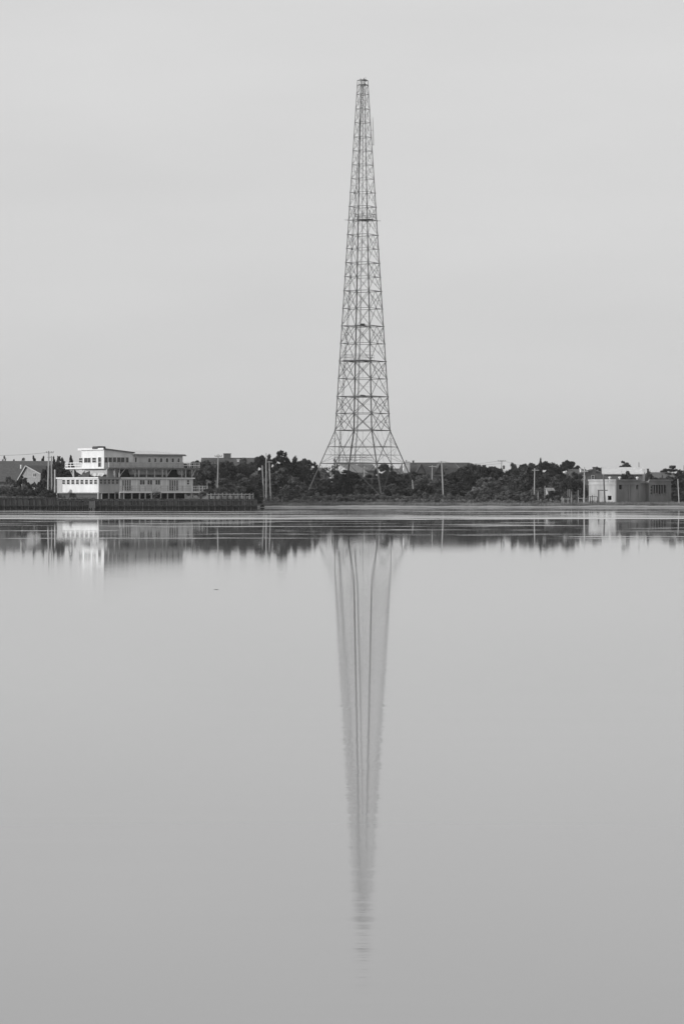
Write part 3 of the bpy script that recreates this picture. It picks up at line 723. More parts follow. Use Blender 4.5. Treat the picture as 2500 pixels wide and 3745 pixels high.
def chimney(ro, t, px, D, wpx, py_top, py_bot, m, yoff=0.0, dy=.9, pots=1, offx=None):
    """local position from the chimney's column in the photograph"""
    c = math.cos(-t.rotation_euler.z); s = math.sin(-t.rotation_euler.z)
    X = PX(px, D) - t.location.x
    x = (X + yoff * math.sin(t.rotation_euler.z)) / max(.2, math.cos(t.rotation_euler.z))
    w_ = wpx * D / F / 2; z1, z0 = PZ(py_top, D) - t.location.z, PZ(py_bot, D) - t.location.z
    ch = MB().box(x - w_, x + w_, yoff - dy / 2, yoff + dy / 2, z0, z1).box(x - w_ - .08, x + w_ + .08, yoff - dy / 2 - .08, yoff + dy / 2 + .08, z1, z1 + .15).build('chimney', M[m], ro)
    for k in range(pots): MB().tube([(x + (k - (pots - 1) / 2) * .5, yoff, z1 + .15), (x + (k - (pots - 1) / 2) * .5, yoff, z1 + .5)], .13, 8).build('chimney_pot', M['brick'], t)
    return ch
# far left, shingled
t, ro = house('shingled_house', 'dark-roofed shingled house at the far left with a long plain roof', 40, 596, 285, 17, 1689, 1762, 'shingle', 'roofdark')
c = MB(); xx = PX(78, 592) - t.location.x
c.tube([(xx, -4.2, PZ(1714, 592) - t.location.z), (xx, -4.2, PZ(1700, 592) - t.location.z)], .18, 8); c.build('vent_pipe', M['white'], t)
w_ = thing('saltbox_house', 'small saltbox gable house with a lit grey end wall and one little window', 'house', (PX(70, 566), 566, 1.6), R(52))
gw = 86 * 568 / F / math.sin(R(52)); ga = gw * 31 / 86; zg = lambda py: PZ(py, 567) - 1.6     # gable read left to right along local -y
pl = [(0, 0), (0, zg(1752)), (-ga, zg(1706)), (-gw, zg(1734)), (-gw, 0)]
wa = MB().prism(pl, 0, 0, 9).build('wall', M['shinglelit'], w_); fix_normals(wa.data)
for nm, p, q in (('roof', (.35, zg(1752) - .6), (-ga, zg(1706))), ('roof', (-ga, zg(1706)), (-gw - .35, zg(1734) - .12))):
    r_ = MB().prism([(p[0], p[1] + .02), (q[0], q[1] + .02), (q[0], q[1] + .2), (p[0], p[1] + .2)], 0, -.3, 9.3).build(nm, M['roofdark'], w_); fix_normals(r_.data)
    MB().beam((-.34, p[0], p[1] + .1), (-.34, q[0], q[1] + .1), .05, .2).build('rake_board', M['offwhite'], w_)
window(w_, (0, -gw * 58 / 86, zg(1744)), (0, -1, 0), (-1, 0, 0), .8, .7, 1, 2)
# chimney house behind the white building
t, ro = house('grey_house', 'low long house behind the bare tree with a square brick chimney', 842, 655, 200, 10, 1677, 1705, 'siding', 'roofdark', base=1.5)
chimney(ro, t, 831, 655, 26, 1660.5, 1684, 'brick', 0, 1.4, 0)
chimney(ro, t, 873, 655, 8, 1683, 1690, 'white', -3.0, .6, 0)
# behind the tower legs
t, ro = house('cottage', 'dark-roofed cottage with pale gable bits behind the tower left leg', 1148, 655, 62, 8, 1713, 1742, 'shingle', 'roofgrey', R(-24), base=1.5)
h_, dp_, ze_, zr_ = t['dims']
for x in (-1.2, .9): window(t, (x, -dp_, ze_ - 1.5), FU, FN, .7, 1.0, 2)
t, ro = house('cottage', 'cottage with a pale sunlit roof seen between the tower legs', 1270, 690, 66, 9, 1700, 1729, 'offwhite', 'roofmid', R(38), base=1.5)
t, ro = house('cottage', 'dark hipped-roof cottage seen between the tower legs beside the pale-roofed one', 1335, 700, 76, 9, 1701, 1722, 'siding', 'roofgrey', 0, .2, base=1.5)
t, ro = house('cottage', 'low cottage with chimney peeping over bushes right of the tower front leg', 1440, 690, 34, 7, 1716, 1734, 'offwhite', 'roofgrey', R(15), base=1.5)
chimney(ro, t, 1431, 690, 6, 1706, 1722, 'brick', 0, .8, 1)
# the long roof right of the tower
big, bro = house('long_house', 'long dark shingle-roofed house with a big white chimney right of the tower', 1594, 665, 262, 13, 1694.5, 1742, 'shingle', 'roofdark', R(6), .045, base=1.5)
chimney(bro, big, 1492, 640, 23, 1687, 1738, 'white', -4.2, 2.0, 1)
chimney(bro, big, 1512, 660, 5, 1686, 1698, 'iron', 0, .4, 0)
def dormer(parent, px, D, wpx, py_apex, py_base, yfront, run, wall, roof):
    x = PX(px, D) - parent.location.x; hw = wpx * D / F / 2; za, zb_ = PZ(py_apex, D) - parent.location.z, PZ(py_base, D) - parent.location.z
    d_ = MB().prism([(x - hw, zb_), (x + hw, zb_), (x, za)], 1, yfront, yfront + run).build('dormer', M[wall], parent)
    b = MB(); o = .25
    for s in (-1, 1):
        b.add([(x + s * (hw + o), yfront - .3, zb_ - o * .9), (x, yfront - .3, za + .06), (x, yfront + run, za + .06), (x + s * (hw + o), yfront + run, zb_ - o * .9),
               (x + s * (hw + o), yfront - .3, zb_ - o * .9 + .14), (x, yfront - .3, za + .2), (x, yfront + run, za + .2), (x + s * (hw + o), yfront + run, zb_ - o * .9 + .14)],
              [(0,1,2,3),(7,6,5,4),(0,4,5,1),(1,5,6,2),(2,6,7,3),(3,7,4,0)])
    k = b.build('dormer_roof', M[roof], d_); fix_normals(k.data)
dormer(big, 1530, 652, 34, 1698, 1731, -6.6, 6, 'siding', 'roofdark')
dormer(big, 1597, 660, 30, 1699, 1731, -6.0, 5.5, 'roofgrey', 'roofdark')
sk = MB(); x = PX(1622, 660) - big.location.x; sk.beam((x, -3.6, PZ(1717, 660) - big.location.z), (x + .5, -3.5, PZ(1709, 660) - big.location.z), .7, .1); sk.build('skylight', M['glass'], bro)
MB().beam((PX(1690, 662) - big.location.x, -5.9, PZ(1738, 662) - big.location.z + .15), (PX(1664, 662) - big.location.x, -.5, PZ(1697, 662) - big.location.z + .2), .25, .06).build('hip_cap', M['shingle'], bro)
# little white gable on the skyline
t, ro = house('white_cottage', 'tiny white gable peeping over trees below the transformer pole', 1832, 668, 18, 2.4, 1720, 1731, 'white', 'rooflight', R(60), trim='trim', base=1.5)
# right: dark gable house with two windows
t, ro = house('grey_house', 'dim house with a long grey roof behind the round-topped tree on the right', 2092, 640, 88, 11, 1718.5, 1768, 'siding', 'roofgrey', R(8), base=1.2)
dormer(t, 2066, 628, 9, 1724, 1734, -5.4, 3, 'white', 'rooflight')
chimney(ro, t, 2130, 632, 6.5, 1715, 1752, 'white', -2.8, .9, 0)
t, ro = house('grey_house', 'grey gable-fronted house with twin windows left of the pale-roofed house', 2162, 632, 62, 8, 1718.5, 1738, 'siding', 'roofgrey', R(90), trim='shingle', base=1.2)
h_, dp_, ze_, zr_ = t['dims']
t2 = None
# gable end faces the lens: rebuild proportions so that the ridge runs away from it
for y in (1.65, -.35):
    window(t, (-h_, y + .55, PZ(1751.5, 630) - t.location.z), (0, -1, 0), (-1, 0, 0), .55, .75, 2)
chimney(ro, t, 2141, 632, 5, 1711, 1733, 'brick', 0, .7, 0)
# the pale-roofed house behind the concrete building
g, gro = house('pale_roofed_house', 'long house with a bright sunlit roof behind the concrete building', 2274, 618, 140, 8, 1711.5, 1734, 'siding', 'rooflight', R(-4), base=1.2)
chimney(gro, g, 2357, 612, 11, 1718, 1760, 'trim', -2.5, 1.5, 0)
chimney(gro, g, 2362, 622, 7, 1717, 1730, 'brick', 1.5, .9, 0)
MB().tube([(PX(2334, 618) - g.location.x, 0, PZ(1713, 618) - g.location.z), (PX(2334, 618) - g.location.x, 0, PZ(1690.5, 618) - g.location.z)], .06, 6).build('roof_mast', M['iron'], g)
MB().box(PX(2276, 614) - g.location.x - .1, PX(2276, 614) - g.location.x + .1, -4.5, -4.3, 0, PZ(1722, 614) - g.location.z).build('porch_post', M['trim'], g)
t, ro = house('hip_roofed_house', 'low house with a grey hipped roof at right behind the concrete building', 2415, 640, 108, 11, 1730, 1750, 'siding', 'roofgrey', R(-8), .22, base=1.2)
# small pale shed in the shore scrub
t, ro = house('shed', 'small pale shed half hidden by the dark round bush on the right shore', 2008, 596, 26, 2.6, 1787, 1797, 'offwhite', 'roofmid', R(10), over=.12)

# ---------------------------------------------------------------- the concrete building
CR = R(40); CD = 576.0; cc, cs_ = math.cos(CR), math.sin(CR); CX = PX(2252, CD)
cb = thing('concrete_building', 'flat-roofed derelict concrete building with one sunlit side on the right shore', 'building', (CX, CD, 0), CR)
def cu(px, v=0.0):
    k = (px - 1250) / F; return (k * (CD + cc * v) - CX + cs_ * v) / (cc - cs_ * k)
def cv(px, u=0.0):
    k = (px - 1250) / F; return (CX + cc * u - k * (CD + cs_ * u)) / (k * cc + cs_)
def cz(py, u=0, v=0): return EYE - (py - HY) * (CD + cs_ * u + cc * v) / F
zt = cz(1754); v1 = cv(2151); uA1, uR, uB1 = cu(2340), cu(2363, .6), cu(2452)
def cp(name, mb, m='stained_shade', **k): return mb.build(name, M[m], cb, **k)
def wall_with_holes(name, along, fixed, a0, a1, z0, z1, holes, thick, inward, fm='stained_shade'):
    """a wall slab cut into strips round its openings; along 'u' or 'v'"""
    b = MB()
    xs_ = sorted({a0, a1} | {h for q in holes for h in q[:2]}); 
    for p, q in zip(xs_, xs_[1:]):
        cuts = sorted([(h[2], h[3]) for h in holes if h[0] <= p + 1e-6 and h[1] >= q - 1e-6]); z = z0
        for c0, c1 in cuts + [(z1, z1)]:
            if c0 > z + 1e-6:
                if along == 'u': b.box(p, q, min(fixed, fixed + inward), max(fixed, fixed + inward), z, c0)
                else: b.box(min(fixed, fixed + inward), max(fixed, fixed + inward), p, q, z, c0)
            z = c1
    return b.build(name, M[fm], cb)
# lit side wall (u = 0), front walls (v = 0)
vh0, vh1 = cv(2234), cv(2220)
wall_with_holes('side_wall', 'v', 0, .3, v1, .2, zt - .3, [(vh0, vh1, cz(1829), cz(1813))], 0, .3, 'concrete')
fh = [(cu(2262), cu(2272.5), cz(1789.5), cz(1771)), (cu(2324.5), cu(2331.5), cz(1789.5, 4), cz(1772.5, 4))]
wall_with_holes('front_wall', 'u', 0, 0, uA1, .2, zt - .3, fh, 0, .3)
cp('recess_wall', MB().box(uA1, uR, .9, 1.2, .2, zt - .3))
ub0 = cu(2377); ub1 = cu(2434)
wall_with_holes('front_wall', 'u', 0, uR, uB1, .2, zt - .32, [(ub0, ub1, cz(1815, 10), cz(1772, 10))], 0, .3)
cp('end_wall', MB().box(uA1 - .3, uA1 - .001, .301, 1.2, .2, zt - .3)); cp('end_wall', MB().box(uR + .001, uR + .3, .301, 1.2, .2, zt - .3))
cp('end_wall', MB().box(uB1 - .3, uB1, .301, v1, .2, zt - .3)); cp('back_wall', MB().box(.3, uB1 - .3, v1 - .3, v1, .2, zt - .3))
cp('roof_slab', MB().box(.31, uB1 - .31, .31, v1 - .31, zt - .75, zt - .5))
# cornices
def cornice(z0, z1, d, side):
    b = MB()
    if side: b.box(-d, -.002, 0, v1, z0, z1)
    else: b.box(-d, uA1, -d, -.002, z0, z1); b.box(uR, uB1 + d, -d, -.002, z0, z1)
    return b
cp('parapet', MB().box(-.0, .3, 0, v1, zt - .298, zt), 'concrete'); cp('parapet', MB().box(.302, uA1, 0, .3, zt - .298, zt)); cp('parapet', MB().box(uR, uB1, 0, .3, zt - .318, zt - .03))
for sd, mm in ((1, 'concrete'), (0, 'stained_shade')): cp('cornice', cornice(zt - .26, zt + .06, .22, sd), mm); cp('cornice', cornice(zt - 1.05, zt - .85, .14, sd), mm)
for px in (2298, 2306): u = cu(px); cp('pilaster', MB().box(u - .25, u + .25, -.1, -.002, .2, zt - 1.0))
cp('wall_patch', MB().box(uA1 - .5, uA1 - .05, -.06, -.002, .2, zt - 1.0))
dk = MB(); dk.box(.6, uB1 - .6, 1.6, 1.8, .2, zt - .8); dk.build('inner_wall', M['dark'], cb)
n_c = 6
for i in range(1, n_c):
    u = ub0 + (ub1 - ub0) * i / n_c; cp('window_column', MB().box(u - .12, u + .12, .02, .22, cz(1815, 10), cz(1772, 10)))
for i in range(n_c):
    u = ub0 + (ub1 - ub0) * (i + .5) / n_c; cp('sill_block', MB().box(u - .2, u + .15, .04, .2, cz(1815, 10), cz(1815, 10) + .45 + .12 * (i % 3)))
for i in range(4): cp('quoin_block', MB().box(ub0 - .1, ub0 + .28, -.05, -.004, cz(1812 - i * 11, 10), cz(1807 - i * 11, 10))); cp('quoin_block', MB().box(ub1 - .28, ub1 + .1, -.05, -.004, cz(1812 - i * 11, 10), cz(1807 - i * 11, 10)))
for px, v in ((2228, 2.0), (2264, 2.0), (2328, 2.0)):
    u = cu(px, v); zc = zt - .5
    vt = MB().tube([(u, v, zc), (u, v, zt + .35), (u, v, zt + .36), (u, v, zt + .62)], [.17, .17, .34, .2], 10).build('roof_vent', M['trim'], cb)

# ---------------------------------------------------------------- trees and bushes
def leaf_quads(cents, rads, per, size, seed, flat=1.0):
    r = np.random.RandomState(seed); vs, fs = [], []
    cents = np.array(cents); rads = np.array(rads)
    for c, q in zip(cents, rads):
        d = r.normal(size=(per, 3)); d /= np.linalg.norm(d, axis=1)[:, None]
        p = c + d * (q * r.uniform(.45, 1.0, (per, 1))) * np.array([1, 1, flat])
        a = r.normal(size=(per, 3)); a /= np.linalg.norm(a, axis=1)[:, None]
        nrm = d + .8 * r.normal(size=(per, 3)); bb = np.cross(nrm, a); bb /= np.linalg.norm(bb, axis=1)[:, None] + 1e-9
        s = size * r.uniform(.6, 1.35, (per, 1))
        n0 = len(vs) * 1
        q4 = np.stack([p - a * s, p + bb * s * .45, p + a * s, p - bb * s * .45], 1).reshape(-1, 3)
        n0 = sum(len(x) for x in vs); vs.append(q4)
        fs.append(n0 + np.arange(per * 4).reshape(per, 4))
    return np.concatenate(vs), np.concatenate(fs)
def core_blobs(cents, rads, seed, k=.72):
    """small faceted blobs inside the clumps so that crowns are not see-through everywhere"""
    r = random.Random(seed); b = MB()
    for c, q in zip(cents, rads):
        n, m_ = 6, 3; vs = [(c[0], c[1], c[2] - q * k)]; 
        for j in range(1, m_):
            for i in range(n):
                a = 2 * math.pi * i / n + j; th = math.pi * j / m_; rr_ = q * k * r.uniform(.75, 1.15)
                vs.append((c[0] + rr_ * math.sin(th) * math.cos(a), c[1] + rr_ * math.sin(th) * math.sin(a), c[2] - rr_ * math.cos(th)))
        vs.append((c[0], c[1], c[2] + q * k)); fs = []
        for i in range(n):
            fs.append((0, 1 + (i + 1) % n, 1 + i)); fs.append((1 + i, 1 + (i + 1) % n, 1 + n + (i + 1) % n, 1 + n + i)); fs.append((1 + n + i, 1 + n + (i + 1) % n, 1 + 2 * n))
        b.add(vs, fs)
    return b
def crown_mesh(kind, seed, m):
    r = random.Random(seed); cents, rads = [], []
    per, size, flat, k = 95, .031, .9, .66
    if kind == 'broad':
        lobes = [(r.uniform(-.2, .2), r.uniform(-.2, .2), r.uniform(.45, .7), r.uniform(.2, .3)) for _ in range(6)] + [(0, 0, .42, .36)]
        while len(cents) < 62:
            L = r.choice(lobes); a = r.uniform(0, 6.28); th = math.acos(r.uniform(-.7, 1)); q = L[3] * r.uniform(.55, 1)
            c = (L[0] + q * math.sin(th) * math.cos(a), L[1] + q * math.sin(th) * math.sin(a), L[2] + q * math.cos(th) * 1.05)
            if c[2] > .03 and c[0] ** 2 + c[1] ** 2 < .19: cents.append(c); rads.append(r.uniform(.055, .105))
    elif kind in ('bush', 'dome'):
        while len(cents) < 84:
            a = r.uniform(0, 6.28); q = .45 * math.sqrt(r.random()); top = .90 * (max(0, 1 - (q / .50) ** 2)) ** .5
            x_, y_ = q * math.cos(a), q * math.sin(a); top *= 1 + .07 * math.sin(9 * x_ + seed) + .07 * math.sin(8 * y_ + 2 * seed) + r.uniform(-.04, .02)
            cents.append((q * math.cos(a), q * math.sin(a), max(.05, top * (r.uniform(.88, 1.0) if r.random() < .65 else r.uniform(.2, .85))))); rads.append(r.uniform(.05, .085))
        per = 60
        size = .036
        if kind == 'dome': size = .024; per = 90; k = .7
    elif kind == 'conifer':
        for i in range(44):
            z = .06 + .9 * (i / 43); q = .40 * (1 - z) ** .85 * math.sqrt(r.uniform(.25, 1)); a = r.uniform(0, 6.28)
            cents.append((q * math.cos(a), q * math.sin(a), z + r.uniform(-.02, .02))); rads.append(.03 + .10 * (1 - z) * r.uniform(.7, 1.2))
        size = .030
    elif kind == 'pine':
        for z, q0, n_ in ((.12, .34, 11), (.34, .44, 15), (.56, .40, 13), (.78, .28, 9), (.95, .12, 4)):
            ox, oy = r.uniform(-.08, .08), r.uniform(-.08, .08)
            for j in range(n_):
                a = r.uniform(0, 6.28); q = q0 * math.sqrt(r.uniform(.1, 1))
                cents.append((ox + q * math.cos(a), oy + q * math.sin(a), z + r.uniform(-.05, .05))); rads.append(r.uniform(.06, .11))
        per, flat, size, k = 110, .85, .028, .8
    elif kind == 'sparse':
        for i in range(80):
            a = r.uniform(0, 6.28); z = r.uniform(.15, 1); q = .42 * math.sin(math.pi * min(.95, z * .8 + .15)) * math.sqrt(r.random())
            cents.append((q * math.cos(a), q * math.sin(a), z)); rads.append(r.uniform(.025, .06))
        per, size, k = 18, .024, .3
    v, f = leaf_quads(cents, rads, per, size, seed, flat)
    b = core_blobs(cents, rads, seed, k); n = len(b.v)
    b.v += [tuple(p) for p in v]; b.f += [tuple(int(i) + n for i in q) for q in f]
    q = np.array(b.v); lo, hi = np.percentile(q, .6, axis=0), np.percentile(q, 99.4, axis=0)      # every crown fills a unit box
    hi[2] = np.percentile(q[:, 2], 98) if kind in ('dome', 'bush') else hi[2]
    q = (q - np.array([(lo[0] + hi[0]) / 2, (lo[1] + hi[1]) / 2, lo[2]])) / (hi - lo); b.v = [tuple(p) for p in q]
    return b.mesh('crown', m)
def trunk_mesh(kind, seed, m):
    r = random.Random(seed); b = MB(); lean = r.uniform(-.06, .06)
    top = .92 if kind in ('conifer', 'pine') else .6
    b.tube([(0, 0, -.06), (lean * .3, 0, .25), (lean, .01, top)], [.028, .020, .007], 7)
    for i in range(7 if kind != 'bush' else 4):
        a = r.uniform(0, 6.28); z = r.uniform(.2, top * .9); L = r.uniform(.14, .30)
        p0 = Vector((lean * z / top, 0, z)); p1 = p0 + Vector((math.cos(a) * L, math.sin(a) * L, L * r.uniform(.3, .8)))
        b.tube([p0, p0.lerp(p1, .5) + Vector((0, 0, .015)), p1], [.010, .007, .003], 5)
    return b.mesh('trunk', m)
def bare_mesh(seed):
    r = random.Random(seed); b = MB(); tw = MB()
    def grow(p, d, L, rad, n):
        q = p + d * L; (b if n > 2 else tw).tube([p, p.lerp(q, .5) + Vector((r.uniform(-.012, .012), 0, 0)), q], [rad, rad * .8, rad * .6], 5 if n > 2 else 4)
        if n == 0: return
        for i in range(3 if n > 1 else 4):
            e = (d + Vector((r.uniform(-.75, .75), r.uniform(-.75, .75), r.uniform(-.15, .5)))).normalized()
            grow(q, e, L * r.uniform(.62, .82), rad * .6, n - 1)
    grow(Vector((0, 0, -.03)), Vector((0, 0, 1)), .30, .02, 4)
    return tw.mesh('crown', M['bark']), b.mesh('trunk', M['bark'])
VAR = {}
for kind, mkey, cnt in (('dome', 'leaf', 3), ('dome', 'leafmid', 3), ('broad', 'leaf', 4), ('broad', 'leafmid', 3), ('bush', 'leaf', 3), ('bush', 'leafmid', 3), ('bush', 'leafpale', 3), ('conifer', 'leaf', 3), ('pine', 'leaf', 3), ('sparse', 'leafmid', 2)):
    VAR[kind, mkey] = [crown_mesh(kind, 100 + 17 * i + len(VAR) * 53, M[mkey]) for i in range(cnt)]
TRK = {'dome': trunk_mesh('broad', 39, M['bark'])}
TRK.update({k: trunk_mesh(k, 40 + i, M['bark']) for i, k in enumerate(('broad', 'bush', 'conifer', 'pine', 'sparse'))})
BARE = bare_mesh(5)
tr = random.Random(21)
def tree(kind, mkey, px, py, wpx, D, label, group=None, lift=None, name=None, cat=None, depth=1.0):
    x = PX(px, D); zb = H(x, D) - .1; ht = PZ(py, D) - zb; wd = wpx * D / F
    nm = name or {'conifer': 'conifer_tree', 'pine': 'pine_tree', 'bush': 'bush', 'bare': 'bare_tree'}.get(kind, 'broadleaf_tree')
    t = thing(nm, label, cat or ('bush' if kind == 'bush' else 'tree'), (x, D, zb), 0, group)
    rz = tr.uniform(0, 6.28)
    if kind == 'bare':
        c = link('crown', BARE[0], t); k = link('trunk', BARE[1], t)
        for o in (c, k): o.scale = (wd * 1.0, wd, ht * 1.06); o.rotation_euler = (0, 0, rz)
        return t
    lift = lift if lift is not None else {'broad': .10, 'dome': .12, 'pine': .30, 'conifer': .05, 'bush': 0.0, 'sparse': .15}[kind]
    c = link('crown', tr.choice(VAR[kind, mkey]), t, (0, 0, ht * lift)); c.scale = (wd * {'broad': 1.5, 'dome': 1.42}.get(kind, 1.04), max(wd, 2.0) * depth, ht * (1 - lift)); c.rotation_euler = (0, 0, rz)
    k = link('trunk', TRK[kind], t); s = min(wd, ht); k.scale = (s, s, ht); k.rotation_euler = (0, 0, rz)
    return t
G1, G2, G3 = 'trees behind the shore', 'bushes along the shore', 'conifers at the left'
